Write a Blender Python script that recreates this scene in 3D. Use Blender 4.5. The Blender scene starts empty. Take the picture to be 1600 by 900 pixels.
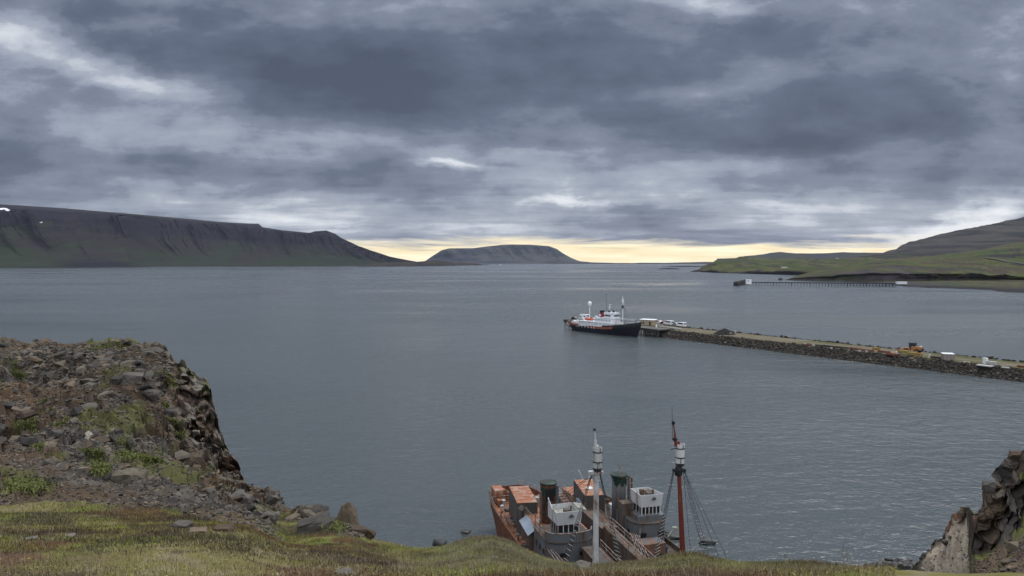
EXPOSURE = 0.42
SUN_E = 1.4
UPGAIN = 3.3
HAZE = 1.1e-5
WAVE = 0.7
DENOISE = True
import bpy, bmesh, math, random
import numpy as np
from mathutils import Vector, Matrix

random.seed(7)
rng = np.random.default_rng(11)
scene = bpy.context.scene
col = scene.collection
FPX = 1155.0
H = 36.0                      # camera height above the water, metres
TH = math.atan(41.0 / FPX)    # downward pitch
CT, ST = math.cos(TH), math.sin(TH)
R = math.radians


def ray(px, py):
    u = (px - 800.0) / FPX
    v = (py - 450.0) / FPX
    y = CT - v * ST
    z = -ST - v * CT
    return u / y, z / y


def at(px, py, d):
    """world point seen at that pixel, d metres ahead of the camera"""
    a, b = ray(px, py)
    return np.array((a * d, d, H + b * d))


def onz(px, py, z):
    a, b = ray(px, py)
    d = (z - H) / b
    return Vector((a * d, d, z))


# ---------------------------------------------------------------- noise
def _hash(ix, iy, iz, seed):
    h = (ix.astype(np.int64) * 374761393 + iy.astype(np.int64) * 668265263 + iz.astype(np.int64) * 2147483647 + seed * 974634777) & 0xFFFFFFFF
    h = ((h ^ (h >> 13)) * 1274126177) & 0xFFFFFFFF
    h = ((h ^ (h >> 16)) * 2246822519) & 0xFFFFFFFF
    h = h ^ (h >> 15)
    return (h & 0xFFFFFF) / float(0x1000000)


def vnoise(p, seed=0):
    p = np.asarray(p, dtype=np.float64)
    i = np.floor(p).astype(np.int64)
    f = p - i
    f = f * f * (3 - 2 * f)
    out = 0
    for dx in (0, 1):
        wx = f[:, 0] if dx else 1 - f[:, 0]
        for dy in (0, 1):
            wy = f[:, 1] if dy else 1 - f[:, 1]
            for dz in (0, 1):
                wz = f[:, 2] if dz else 1 - f[:, 2]
                out = out + wx * wy * wz * _hash(i[:, 0] + dx, i[:, 1] + dy, i[:, 2] + dz, seed)
    return out


def fbm(p, octv=4, seed=0, gain=0.5, lac=2.03):
    a, s, t = 1.0, 0.0, 0.0
    p = np.array(p, dtype=np.float64)
    for o in range(octv):
        s = s + a * vnoise(p, seed + o * 17)
        t += a
        a *= gain
        p = p * lac + 13.7
    return s / t


def worley(p, seed=0):
    p = np.asarray(p, dtype=np.float64)
    i = np.floor(p).astype(np.int64)
    best = np.full(len(p), 9.0)
    second = np.full(len(p), 9.0)
    cid = np.zeros(len(p))
    for dx in (-1, 0, 1):
        for dy in (-1, 0, 1):
            for dz in (-1, 0, 1):
                c = i + np.array((dx, dy, dz))
                h1 = _hash(c[:, 0], c[:, 1], c[:, 2], seed)
                h2 = _hash(c[:, 0], c[:, 1], c[:, 2], seed + 101)
                h3 = _hash(c[:, 0], c[:, 1], c[:, 2], seed + 202)
                q = c + np.stack((h1, h2, h3), 1) - p
                d = np.sqrt((q * q).sum(1))
                m = d < best
                second = np.where(m, best, np.minimum(second, d))
                cid = np.where(m, h2, cid)
                best = np.where(m, d, best)
    return best, second, cid


def sstep(a, b, x):
    t = np.clip((np.asarray(x, dtype=np.float64) - a) / (b - a), 0, 1)
    return t * t * (3 - 2 * t)


def mixc(a, b, t):
    t = np.asarray(t)[:, None]
    return a * (1 - t) + b * t


# ---------------------------------------------------------------- objects
def tag(o, label=None, cat=None, group=None, kind=None):
    if label: o['label'] = label
    if cat: o['category'] = cat
    if group: o['group'] = group
    if kind: o['kind'] = kind
    return o


def np_mesh(name, verts, faces, mat, parent=None, cols=None, smooth=False):
    """verts (n,3), faces (m,k) numpy arrays"""
    me = bpy.data.meshes.new(name)
    verts = np.asarray(verts, dtype=np.float32)
    faces = np.asarray(faces, dtype=np.int32)
    k = faces.shape[1]
    me.vertices.add(len(verts))
    me.vertices.foreach_set('co', verts.ravel())
    me.loops.add(faces.size)
    me.loops.foreach_set('vertex_index', faces.ravel())
    me.polygons.add(len(faces))
    me.polygons.foreach_set('loop_start', np.arange(0, faces.size, k, dtype=np.int32))
    me.polygons.foreach_set('loop_total', np.full(len(faces), k, dtype=np.int32))
    me.polygons.foreach_set('use_smooth', np.full(len(faces), bool(smooth)))
    me.update(calc_edges=True)
    if cols is not None:
        a = me.color_attributes.new('Col', 'FLOAT_COLOR', 'POINT')
        c4 = np.ones((len(verts), 4), dtype=np.float32)
        c4[:, :3] = cols
        a.data.foreach_set('color', c4.ravel())
    if mat: me.materials.append(mat)
    o = bpy.data.objects.new(name, me)
    col.objects.link(o)
    if parent: o.parent = parent
    return o


def grid_faces(nr, nc):
    a = np.arange(nr * nc).reshape(nr, nc)
    return np.stack((a[:-1, :-1].ravel(), a[:-1, 1:].ravel(), a[1:, 1:].ravel(), a[1:, :-1].ravel()), 1)


def empty(name, loc, rz=0.0):
    o = bpy.data.objects.new(name, None)
    o.empty_display_size = 0.5
    col.objects.link(o)
    o.location = loc
    o.rotation_euler = (0, 0, rz)
    return o


class MB:
    def __init__(s):
        s.v = []; s.f = []

    def add(s, vs, fs):
        b = len(s.v)
        s.v.extend([tuple(v) for v in vs])
        s.f.extend([tuple(b + i for i in f) for f in fs])
        return s

    def box(s, x0, x1, y0, y1, z0, z1, rz=0.0, taper=0.0):
        cx, cy = (x0 + x1) / 2, (y0 + y1) / 2
        c, n = math.cos(rz), math.sin(rz)
        vs = []
        for z, t in ((z0, 0), (z1, taper)):
            for x, y in ((x0 + t, y0 + t), (x1 - t, y0 + t), (x1 - t, y1 - t), (x0 + t, y1 - t)):
                dx, dy = x - cx, y - cy
                vs.append((cx + dx * c - dy * n, cy + dx * n + dy * c, z))
        return s.add(vs, [(3, 2, 1, 0), (4, 5, 6, 7), (0, 1, 5, 4), (1, 2, 6, 5), (2, 3, 7, 6), (3, 0, 4, 7)])

    def tube(s, p0, p1, r0, r1=None, n=8, cap=True):
        r1 = r0 if r1 is None else r1
        p0, p1 = Vector(p0), Vector(p1)
        d = (p1 - p0)
        if d.length < 1e-6: return s
        d.normalize()
        a = d.orthogonal().normalized(); b = d.cross(a)
        vs = []
        for p, r in ((p0, r0), (p1, r1)):
            for i in range(n):
                t = 2 * math.pi * i / n
                vs.append(p + a * (r * math.cos(t)) + b * (r * math.sin(t)))
        fs = [(i, (i + 1) % n, n + (i + 1) % n, n + i) for i in range(n)]
        if cap: fs += [tuple(range(n))[::-1], tuple(range(n, 2 * n))]
        return s.add(vs, fs)

    def path(s, pts, r, n=6):
        for a, b in zip(pts[:-1], pts[1:]): s.tube(a, b, r, n=n)
        return s

    def rings(s, rings, closed=True, cap0=True, cap1=True):
        n = len(rings[0]); vs = [p for r in rings for p in r]; fs = []
        for k in range(len(rings) - 1):
            for i in range(n if closed else n - 1):
                j = (i + 1) % n
                fs.append((k * n + i, k * n + j, (k + 1) * n + j, (k + 1) * n + i))
        if cap0: fs.append(tuple(range(n))[::-1])
        if cap1: fs.append(tuple(range((len(rings) - 1) * n, len(rings) * n)))
        return s.add(vs, fs)

    def prism(s, poly, z0, z1):
        return s.rings([[(x, y, z0) for x, y in poly], [(x, y, z1) for x, y in poly]])

    def lathe(s, prof, cx=0, cy=0, n=20):
        rs = []
        for r, z in prof:
            rs.append([(cx + r * math.cos(2 * math.pi * i / n), cy + r * math.sin(2 * math.pi * i / n), z) for i in range(n)])
        return s.rings(rs)

    def split(s, name, mat, parent=None, smooth=False, bevel=0.0, tol=0.03):
        """one object per separate piece (pieces whose boxes touch stay together)"""
        n = len(s.v); par = list(range(n))
        def find(a):
            while par[a] != a:
                par[a] = par[par[a]]; a = par[a]
            return a
        for f in s.f:
            for b_ in f[1:]: par[find(b_)] = find(f[0])
        isl = {}
        for f in s.f: isl.setdefault(find(f[0]), []).append(f)
        keys = list(isl); boxes = []
        for k in keys:
            pts = [s.v[i] for f in isl[k] for i in f]
            boxes.append([min(q[j] for q in pts) - tol for j in range(3)] + [max(q[j] for q in pts) + tol for j in range(3)])
        g = list(range(len(keys)))
        def fg(a):
            while g[a] != a: a = g[a]
            return a
        for i in range(len(keys)):
            for j in range(i):
                if all(boxes[i][t] <= boxes[j][t + 3] and boxes[j][t] <= boxes[i][t + 3] for t in range(3)): g[fg(i)] = fg(j)
        out = {}
        for i, k in enumerate(keys): out.setdefault(fg(i), []).extend(isl[k])
        res = []
        for fs in out.values():
            used = sorted({i for f in fs for i in f}); mp_ = {a: b_ for b_, a in enumerate(used)}
            m_ = MB(); m_.v = [s.v[i] for i in used]; m_.f = [tuple(mp_[i] for i in f) for f in fs]
            res.append(m_.build(name, mat, parent, smooth, bevel))
        return res

    def build(s, name, mat, parent=None, smooth=False, bevel=0.0):
        me = bpy.data.meshes.new(name)
        me.from_pydata(s.v, [], s.f)
        me.update()
        bm = bmesh.new(); bm.from_mesh(me)
        bmesh.ops.recalc_face_normals(bm, faces=bm.faces)
        bm.to_mesh(me); bm.free()
        if smooth:
            me.polygons.foreach_set('use_smooth', np.ones(len(me.polygons), dtype=bool))
        me.materials.append(mat)
        o = bpy.data.objects.new(name, me)
        col.objects.link(o)
        if parent: o.parent = parent
        if bevel:
            m = o.modifiers.new('Bevel', 'BEVEL'); m.width = bevel; m.segments = 2; m.limit_method = 'ANGLE'
        return o


# ---------------------------------------------------------------- materials
def new_mat(name):
    m = bpy.data.materials.new(name); m.use_nodes = True
    nt = m.node_tree; nt.nodes.clear()
    out = nt.nodes.new('ShaderNodeOutputMaterial')
    b = nt.nodes.new('ShaderNodeBsdfPrincipled')
    nt.links.new(b.outputs[0], out.inputs[0])
    return m, nt, b


def N(nt, t, **kw):
    n = nt.nodes.new(t)
    for k, v in kw.items():
        if k.startswith('_'):
            n.inputs[k[1:]].default_value = v
        else:
            setattr(n, k, v)
    return n


def ramp(nt, fac, stops, interp='LINEAR'):
    r = nt.nodes.new('ShaderNodeValToRGB'); r.color_ramp.interpolation = interp
    e = r.color_ramp.elements
    while len(e) < len(stops): e.new(0.5)
    for i, (p, c) in enumerate(stops):
        e[i].position = p
        e[i].color = (*c, 1) if not isinstance(c, (int, float)) else (c, c, c, 1)
    nt.links.new(fac, r.inputs[0])
    return r


def mixrgb(nt, fac, a, b, mode='MIX'):
    m = nt.nodes.new('ShaderNodeMix'); m.data_type = 'RGBA'; m.blend_type = mode
    for s, k in ((fac, 0), (a, 6), (b, 7)):
        if hasattr(s, 'is_linked') or hasattr(s, 'links'):
            nt.links.new(s, m.inputs[k])
        else:
            m.inputs[k].default_value = s if k == 0 else (*s, 1)
    return m.outputs[2]


def math_n(nt, op, a, b=None, c=None, clamp=False):
    m = nt.nodes.new('ShaderNodeMath'); m.operation = op; m.use_clamp = clamp
    for k, s in enumerate((a, b, c)):
        if s is None: continue
        if isinstance(s, (int, float)): m.inputs[k].default_value = s
        else: nt.links.new(s, m.inputs[k])
    return m.outputs[0]


def coord(nt, scale=(1, 1, 1), kind='Object'):
    tc = nt.nodes.new('ShaderNodeTexCoord')
    mp = nt.nodes.new('ShaderNodeMapping')
    mp.inputs['Scale'].default_value = scale
    nt.links.new(tc.outputs[kind], mp.inputs[0])
    return mp.outputs[0]


def noise(nt, vec, scale, detail=5, rough=0.55, dist=0.0):
    n = N(nt, 'ShaderNodeTexNoise')
    n.inputs['Scale'].default_value = scale; n.inputs['Detail'].default_value = detail
    n.inputs['Roughness'].default_value = rough; n.inputs['Distortion'].default_value = dist
    nt.links.new(vec, n.inputs['Vector'])
    return n.outputs[0]


def bump(nt, bsdf, h, strength, dist=0.05):
    b = N(nt, 'ShaderNodeBump'); b.inputs['Strength'].default_value = strength; b.inputs['Distance'].default_value = dist
    nt.links.new(h, b.inputs['Height']); nt.links.new(b.outputs[0], bsdf.inputs['Normal'])


def mat_vcol(name, nscale=6.0, amp=0.35, bstr=0.4, bdist=0.05, rough=0.92, spec=0.2, lo=None):
    m, nt, b = new_mat(name)
    at_ = N(nt, 'ShaderNodeAttribute', attribute_name='Col')
    v = coord(nt)
    n = noise(nt, v, nscale, 8, 0.65)
    k = math_n(nt, 'MULTIPLY_ADD', n, amp * 2.0, 1.0 - amp)
    c = nt.nodes.new('ShaderNodeVectorMath'); c.operation = 'SCALE'
    nt.links.new(at_.outputs['Color'], c.inputs[0]); nt.links.new(k, c.inputs['Scale'])
    nt.links.new(c.outputs[0], b.inputs['Base Color'])
    b.inputs['Roughness'].default_value = rough
    b.inputs['Specular IOR Level'].default_value = spec
    n2 = noise(nt, v, nscale * 2.2, 8, 0.7)
    if bstr: bump(nt, b, n2, bstr, bdist)
    return m


def mat_plain(name, c, rough=0.6, metal=0.0, var=0.12, nscale=4.0, spec=0.4):
    m, nt, b = new_mat(name)
    v = coord(nt)
    n = noise(nt, v, nscale, 6, 0.6)
    lo = tuple(x * (1 - var) for x in c); hi = tuple(min(1, x * (1 + var)) for x in c)
    r = ramp(nt, n, [(0.3, lo), (0.7, hi)])
    nt.links.new(r.outputs[0], b.inputs['Base Color'])
    b.inputs['Roughness'].default_value = rough; b.inputs['Metallic'].default_value = metal
    b.inputs['Specular IOR Level'].default_value = spec
    return m


RUST_D, RUST_M, RUST_L = (0.045, 0.017, 0.009), (0.19, 0.058, 0.02), (0.36, 0.16, 0.075)


def mat_rust(name, paint, amount=0.5, nscale=0.9, streak=0.25, paint2=None, rd=RUST_D, rm=RUST_M, rl=RUST_L, rough=0.75, soft=0.06, corr=0.0):
    """old paint breaking up into rust with vertical streaks; amount 0..1 is the share of rust"""
    m, nt, b = new_mat(name)
    v = coord(nt); vs = coord(nt, (1, 1, streak))
    n1 = noise(nt, vs, nscale, 8, 0.62, 0.3)
    n2 = noise(nt, vs, nscale * 5, 6, 0.6)
    n3 = noise(nt, v, nscale * 2.3, 7, 0.65)
    n4 = noise(nt, v, nscale * 0.6, 3, 0.5)
    s = math_n(nt, 'MULTIPLY_ADD', n2, 0.35, n1)
    thr = 0.675 + (0.5 - amount) * 0.42
    f = ramp(nt, s, [(max(0.0, thr - soft), 0.0), (min(1.0, thr + soft), 1.0)])
    rc = ramp(nt, n3, [(0.28, rd), (0.47, rm), (0.66, rl)])
    p2 = paint2 or tuple(x * 0.75 for x in paint)
    pc = ramp(nt, n4, [(0.35, p2), (0.6, paint)])
    c = mixrgb(nt, f.outputs[0], pc.outputs[0], rc.outputs[0])
    nt.links.new(c, b.inputs['Base Color'])
    b.inputs['Roughness'].default_value = rough
    b.inputs['Specular IOR Level'].default_value = 0.3
    if corr:
        w = N(nt, 'ShaderNodeTexWave', wave_type='BANDS', bands_direction='DIAGONAL')
        w.inputs['Scale'].default_value = corr
        vv = coord(nt, (1, 1, 0)); nt.links.new(vv, w.inputs['Vector'])
        bump(nt, b, w.outputs['Fac'], 0.6, 0.05)
    else:
        bump(nt, b, s, 0.35, 0.03)
    return m
# ---------------------------------------------------------------- camera, sun, sky
cam = bpy.data.cameras.new('camera'); co = bpy.data.objects.new('camera', cam); col.objects.link(co)
cam.sensor_width = 36.0; cam.lens = FPX / 1600 * 36.0
cam.clip_start = 0.1; cam.clip_end = 200000
co.location = (0, 0, H); co.rotation_euler = (math.pi / 2 - TH, 0, 0)
scene.camera = co
scene.view_settings.view_transform = 'Standard'; scene.view_settings.look = 'None'
scene.view_settings.exposure = EXPOSURE; scene.view_settings.gamma = 1
scene.view_settings.use_curve_mapping = False
scene.cycles.use_denoising = DENOISE
scene.cycles.max_bounces = 5; scene.cycles.diffuse_bounces = 2; scene.cycles.glossy_bounces = 3
scene.cycles.transmission_bounces = 2; scene.cycles.volume_bounces = 0
scene.cycles.sample_clamp_indirect = 2
scene.cycles.use_adaptive_sampling = False

SUN_EL, SUN_AZ = R(57), R(40)   # azimuth clockwise from +Y: veiled sun ahead and to the right
sd = Vector((math.sin(SUN_AZ) * math.cos(SUN_EL), math.cos(SUN_AZ) * math.cos(SUN_EL), math.sin(SUN_EL)))
sl = bpy.data.lights.new('sun', 'SUN'); so = bpy.data.objects.new('sun', sl); col.objects.link(so)
sl.energy = SUN_E; sl.angle = R(18); sl.color = (1.0, 0.96, 0.9)
so.rotation_euler = sd.to_track_quat('Z', 'Y').to_euler()
so.location = (0, 20, 80)

w = bpy.data.worlds.new('World'); scene.world = w; w.use_nodes = True
nt = w.node_tree; nt.nodes.clear()
wo = nt.nodes.new('ShaderNodeOutputWorld')
tc = nt.nodes.new('ShaderNodeTexCoord')
sep = nt.nodes.new('ShaderNodeSeparateXYZ'); nt.links.new(tc.outputs['Generated'], sep.inputs[0])
X, Y, Z = sep.outputs
zc = math_n(nt, 'MAXIMUM', Z, 0.0)
zz = math_n(nt, 'ADD', zc, 0.07)
cx = math_n(nt, 'DIVIDE', X, zz); cy = math_n(nt, 'DIVIDE', Y, zz)
cv = nt.nodes.new('ShaderNodeCombineXYZ'); nt.links.new(cx, cv.inputs[0]); nt.links.new(cy, cv.inputs[1])
mp = nt.nodes.new('ShaderNodeMapping'); nt.links.new(cv.outputs[0], mp.inputs[0])
mp.inputs['Rotation'].default_value = (0, 0, R(-14)); mp.inputs['Scale'].default_value = (0.62, 1.0, 1); mp.inputs['Location'].default_value = (3.1, 1.7, 0)
n_big = noise(nt, mp.outputs[0], 0.75, 9, 0.55, 0.2)
n_mid = noise(nt, mp.outputs[0], 2.2, 8, 0.58, 0.15)
# sky-plane coordinates (tangent of azimuth, tangent of elevation) for the big cloud masses
ys = math_n(nt, 'MAXIMUM', Y, 0.05)
A0 = math_n(nt, 'DIVIDE', X, ys); B0 = math_n(nt, 'DIVIDE', Z, ys)
wv = nt.nodes.new('ShaderNodeCombineXYZ'); nt.links.new(A0, wv.inputs[0]); nt.links.new(B0, wv.inputs[1])
wmap = nt.nodes.new('ShaderNodeMapping'); nt.links.new(wv.outputs[0], wmap.inputs[0]); wmap.inputs['Scale'].default_value = (1, 2.6, 1)
wn = N(nt, 'ShaderNodeTexNoise'); wn.inputs['Scale'].default_value = 4.5; wn.inputs['Detail'].default_value = 7; wn.inputs['Roughness'].default_value = 0.6
nt.links.new(wmap.outputs[0], wn.inputs['Vector'])
ws = nt.nodes.new('ShaderNodeSeparateXYZ'); nt.links.new(wn.outputs['Color'], ws.inputs[0])
A = math_n(nt, 'ADD', A0, math_n(nt, 'MULTIPLY_ADD', ws.outputs[0], 0.26, -0.13))
B = math_n(nt, 'ADD', B0, math_n(nt, 'MULTIPLY_ADD', ws.outputs[1], 0.09, -0.045))


def gauss(px, row, sx, sy, ang, amp, a=None, b=None):
    a = A if a is None else a; b = B if b is None else b
    a0, b0 = (px - 800) / FPX, (409 - row) / FPX
    c, s_ = math.cos(R(ang)), math.sin(R(ang))   # ang: slope down to the right in the picture
    da = math_n(nt, 'SUBTRACT', a, a0); db = math_n(nt, 'SUBTRACT', b, b0)
    u = math_n(nt, 'ADD', math_n(nt, 'MULTIPLY', da, c * FPX / sx), math_n(nt, 'MULTIPLY', db, -s_ * FPX / sx))
    v = math_n(nt, 'ADD', math_n(nt, 'MULTIPLY', da, s_ * FPX / sy), math_n(nt, 'MULTIPLY', db, c * FPX / sy))
    q = math_n(nt, 'ADD', math_n(nt, 'MULTIPLY', u, u), math_n(nt, 'MULTIPLY', v, v))
    e = math_n(nt, 'POWER', 2.718, math_n(nt, 'MULTIPLY', q, -0.5))
    return math_n(nt, 'MULTIPLY', e, amp)


G = [  # px, row, half-width, half-height, slope, brightness change
    (75, 88, 110, 32, 8, .42), (215, 126, 80, 13, 14, .24), (15, 45, 60, 22, 0, .20), (260, 45, 60, 10, 0, .16),
    (240, 205, 230, 22, 12, .17), (520, 215, 190, 16, 8, .14), (700, 256, 38, 5, 0, .42), (650, 20, 260, 22, 4, .15),
    (1110, 6, 130, 16, 0, .40), (1150, 130, 120, 16, -12, .15), (890, 322, 55, 5, 0, .38), (1080, 318, 170, 8, 2, .20),
    (430, 320, 230, 18, 4, .20), (860, 285, 260, 16, 0, .12), (1330, 238, 240, 13, -4, .17), (1180, 262, 150, 18, 0, .08),
    (1520, 345, 80, 14, -14, .36), (1400, 370, 90, 11, -10, .32), (1530, 60, 110, 50, 0, .13), (880, 240, 80, 6, 0, .14),
    (940, 105, 300, 55, 6, -.19), (450, 105, 200, 34, 10, -.15), (180, 262, 280, 26, 4, -.19), (1120, 205, 190, 22, 6, -.17),
    (1450, 185, 170, 32, -6, -.18), (1380, 90, 130, 40, 0, -.10), (640, 175, 160, 20, 14, -.10), (430, 60, 160, 20, 8, -.08),
    (1560, 215, 120, 16, -3, -.10), (700, 345, 400, 14, 0, .07), (1150, 352, 330, 12, 0, .08)]
tot = math_n(nt, 'MULTIPLY_ADD', n_big, 0.50, -0.25 + 0.375)
tot = math_n(nt, 'ADD', tot, math_n(nt, 'MULTIPLY', math_n(nt, 'MULTIPLY_ADD', B0, -1 / 0.16, 1.0, clamp=True), 0.13))
tot = math_n(nt, 'ADD', tot, math_n(nt, 'MULTIPLY_ADD', n_mid, 0.24, -0.12))
pmap = nt.nodes.new('ShaderNodeMapping'); nt.links.new(wv.outputs[0], pmap.inputs[0]); pmap.inputs['Scale'].default_value = (5.0, 10.5, 1); pmap.inputs['Rotation'].default_value = (0, 0, R(-5)); pmap.inputs['Location'].default_value = (2.2, 5.1, 0)
n_puff = noise(nt, pmap.outputs[0], 1.0, 12, 0.60, 0.12)
tot = math_n(nt, 'ADD', tot, math_n(nt, 'MULTIPLY_ADD', n_puff, 1.05, -0.525))
for g in G: tot = math_n(nt, 'ADD', tot, gauss(*g))
# thin flat layers towards the horizon
sv = nt.nodes.new('ShaderNodeCombineXYZ'); nt.links.new(A0, sv.inputs[0]); nt.links.new(B0, sv.inputs[1])
smap = nt.nodes.new('ShaderNodeMapping'); nt.links.new(sv.outputs[0], smap.inputs[0]); smap.inputs['Scale'].default_value = (3.6, 44, 1)
smap.inputs['Rotation'].default_value = (0, 0, R(-0.6))
n_str = noise(nt, smap.outputs[0], 1.0, 6, 0.6, 0.5)
low = math_n(nt, 'MULTIPLY_ADD', B0, -1 / 0.10, 1.15, clamp=True)     # 1 near the horizon, 0 from about row 265 up
tot = math_n(nt, 'ADD', tot, math_n(nt, 'MULTIPLY', math_n(nt, 'MULTIPLY_ADD', n_str, 1.25, -0.60), low))
cr = ramp(nt, tot, [(0.02, (0.068, 0.082, 0.122)), (0.29, (0.122, 0.144, 0.205)), (0.345, (0.162, 0.187, 0.252)), (0.47, (0.212, 0.242, 0.316)), (0.525, (0.285, 0.320, 0.398)), (0.68, (0.390, 0.428, 0.505)), (0.74, (0.52, 0.56, 0.63)), (0.98, (0.86, 0.88, 0.91))])
# clear yellow strip under the cloud deck
edge = math_n(nt, 'MULTIPLY_ADD', n_str, 0.08, -0.014)
g1 = math_n(nt, 'DIVIDE', math_n(nt, 'SUBTRACT', edge, B0), 0.013)
g1 = math_n(nt, 'ADD', g1, 0.55, clamp=True)
ga = math_n(nt, 'ADD', gauss(960, 409, 330, 900, 0, 1.7, A0, B0), gauss(1330, 390, 160, 60, 0, .35, A0, B0), clamp=True)
glow = math_n(nt, 'MULTIPLY', g1, ga, clamp=True)
front = math_n(nt, 'GREATER_THAN', Y, 0.05)
glow = math_n(nt, 'MULTIPLY', glow, front)
n_y = noise(nt, smap.outputs[0], 2.2, 5, 0.55, 0.2)
yc = ramp(nt, n_y, [(0.3, (1.05, 0.85, 0.46)), (0.7, (1.35, 1.20, 0.84))])
skyc = mixrgb(nt, glow, cr.outputs[0], yc.outputs[0])
# thin gilded edges just above the strip
# unseen sky overhead and behind the camera, brightened to light the foreground
up = math_n(nt, 'MULTIPLY_ADD', Z, 1 / 0.30, -0.40 / 0.30, clamp=True)
bk = math_n(nt, 'MULTIPLY_ADD', Y, -1.6, 0.1, clamp=True)
thin = math_n(nt, 'MAXIMUM', up, bk)
gain = math_n(nt, 'MULTIPLY_ADD', thin, UPGAIN, 0.78)
sc_ = nt.nodes.new('ShaderNodeVectorMath'); sc_.operation = 'SCALE'
wht = mixrgb(nt, math_n(nt, 'MULTIPLY', thin, 0.7), skyc, (0.30, 0.305, 0.315))
nt.links.new(wht, sc_.inputs[0]); nt.links.new(gain, sc_.inputs['Scale'])
bgc = nt.nodes.new('ShaderNodeBackground'); nt.links.new(sc_.outputs[0], bgc.inputs[0]); bgc.inputs[1].default_value = 1.0
sky = nt.nodes.new('ShaderNodeTexSky'); sky.sky_type = 'NISHITA'; sky.sun_disc = False
sky.sun_elevation = SUN_EL; sky.sun_rotation = SUN_AZ
bgs = nt.nodes.new('ShaderNodeBackground'); nt.links.new(sky.outputs[0], bgs.inputs[0]); bgs.inputs[1].default_value = 0.06
ms = nt.nodes.new('ShaderNodeMixShader'); ms.inputs[0].default_value = 0.93
nt.links.new(bgs.outputs[0], ms.inputs[1]); nt.links.new(bgc.outputs[0], ms.inputs[2]); nt.links.new(ms.outputs[0], wo.inputs[0])
w.cycles.sampling_method = 'MANUAL'; w.cycles.sample_map_resolution = 512

# ---------------------------------------------------------------- water
m, nt, b = new_mat('sea_water')
tc = nt.nodes.new('ShaderNodeNewGeometry')
pos = tc.outputs['Position']
v1 = nt.nodes.new('ShaderNodeMapping'); nt.links.new(pos, v1.inputs[0]); v1.inputs['Rotation'].default_value = (0, 0, R(38)); v1.inputs['Scale'].default_value = (0.75, 1.0, 1)
v2 = nt.nodes.new('ShaderNodeMapping'); nt.links.new(pos, v2.inputs[0]); v2.inputs['Rotation'].default_value = (0, 0, R(-30)); v2.inputs['Scale'].default_value = (0.85, 1.0, 1)
w1 = noise(nt, v1.outputs[0], 0.85, 3, 0.55, 0.5)
w2 = noise(nt, v2.outputs[0], 2.4, 3, 0.6, 0.3)
w3 = noise(nt, v1.outputs[0], 0.12, 2, 0.5, 0.3)
w4 = noise(nt, v2.outputs[0], 0.34, 4, 0.62, 0.35)
pm = nt.nodes.new('ShaderNodeMapping'); nt.links.new(pos, pm.inputs[0]); pm.inputs['Scale'].default_value = (0.45, 1.0, 1); pm.inputs['Rotation'].default_value = (0, 0, R(-20))
patch = noise(nt, pm.outputs[0], 0.0075, 6, 0.62, 1.2)
lm = nt.nodes.new('ShaderNodeMapping'); nt.links.new(pos, lm.inputs[0]); lm.inputs['Scale'].default_value = (0.35, 1.0, 1); lm.inputs['Rotation'].default_value = (0, 0, R(12))
lane = noise(nt, lm.outputs[0], 0.0026, 5, 0.6, 0.8)
lf = ramp(nt, lane, [(0.38, 0.0), (0.60, 1.0)])
pf0 = ramp(nt, patch, [(0.36, 0.0), (0.62, 1.0)])
pf = N(nt, 'ShaderNodeMix'); pf.data_type = 'RGBA'; pf.inputs[0].default_value = 0.5
nt.links.new(pf0.outputs[0], pf.inputs[6]); nt.links.new(lf.outputs[0], pf.inputs[7])
amp = math_n(nt, 'MULTIPLY_ADD', pf.outputs[2], 1.3, 0.30)
h = math_n(nt, 'ADD', math_n(nt, 'MULTIPLY', w1, 0.40), math_n(nt, 'MULTIPLY', w2, 0.17))
h = math_n(nt, 'ADD', h, math_n(nt, 'MULTIPLY', w3, 0.55))
h = math_n(nt, 'ADD', h, math_n(nt, 'MULTIPLY', w4, 0.95))
h = math_n(nt, 'MULTIPLY', h, amp)
bmp = N(nt, 'ShaderNodeBump'); bmp.inputs['Strength'].default_value = 1.0; bmp.inputs['Distance'].default_value = WAVE
nt.links.new(h, bmp.inputs['Height']); nt.links.new(bmp.outputs[0], b.inputs['Normal'])
b.inputs['Base Color'].default_value = (0.052, 0.064, 0.067, 1)
rr = math_n(nt, 'MULTIPLY_ADD', pf.outputs[2], 0.24, 0.10)
nt.links.new(rr, b.inputs['Roughness'])
b.inputs['IOR'].default_value = 1.333
M_WATER = m
vs, fs = [], []
xs = [-19500, -8000, -1500, -300, 300, 1500, 8000, 19500]; ysx = [-3000, -200, 300, 1500, 6000, 12000, 19500]
for y in ysx:
    for x in xs: vs.append((x, y, 0.0))
tag(np_mesh('sea_water', np.array(vs), grid_faces(len(ysx), len(xs)), M_WATER), kind='structure')
# the sea bed: one wide sheet under everything
vs = [(x, y, -6.0) for y in ysx for x in xs]
tag(np_mesh('seabed_ground', np.array(vs), grid_faces(len(ysx), len(xs)), mat_plain('seabed', (0.06, 0.06, 0.05), 0.95)), kind='structure')

# ---------------------------------------------------------------- air
mh = bpy.data.materials.new('haze'); mh.use_nodes = True; nt = mh.node_tree; nt.nodes.clear()
o_ = nt.nodes.new('ShaderNodeOutputMaterial'); pv = nt.nodes.new('ShaderNodeVolumePrincipled')
pv.inputs['Color'].default_value = (0.70, 0.80, 1.0, 1); pv.inputs['Density'].default_value = HAZE; pv.inputs['Anisotropy'].default_value = 0.15
nt.links.new(pv.outputs[0], o_.inputs['Volume'])
if HAZE > 0:
    hz = MB().box(-20000, 20000, -3500, 20000, -7, 580).build('haze', mh)
    tag(hz, kind='stuff')
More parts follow.
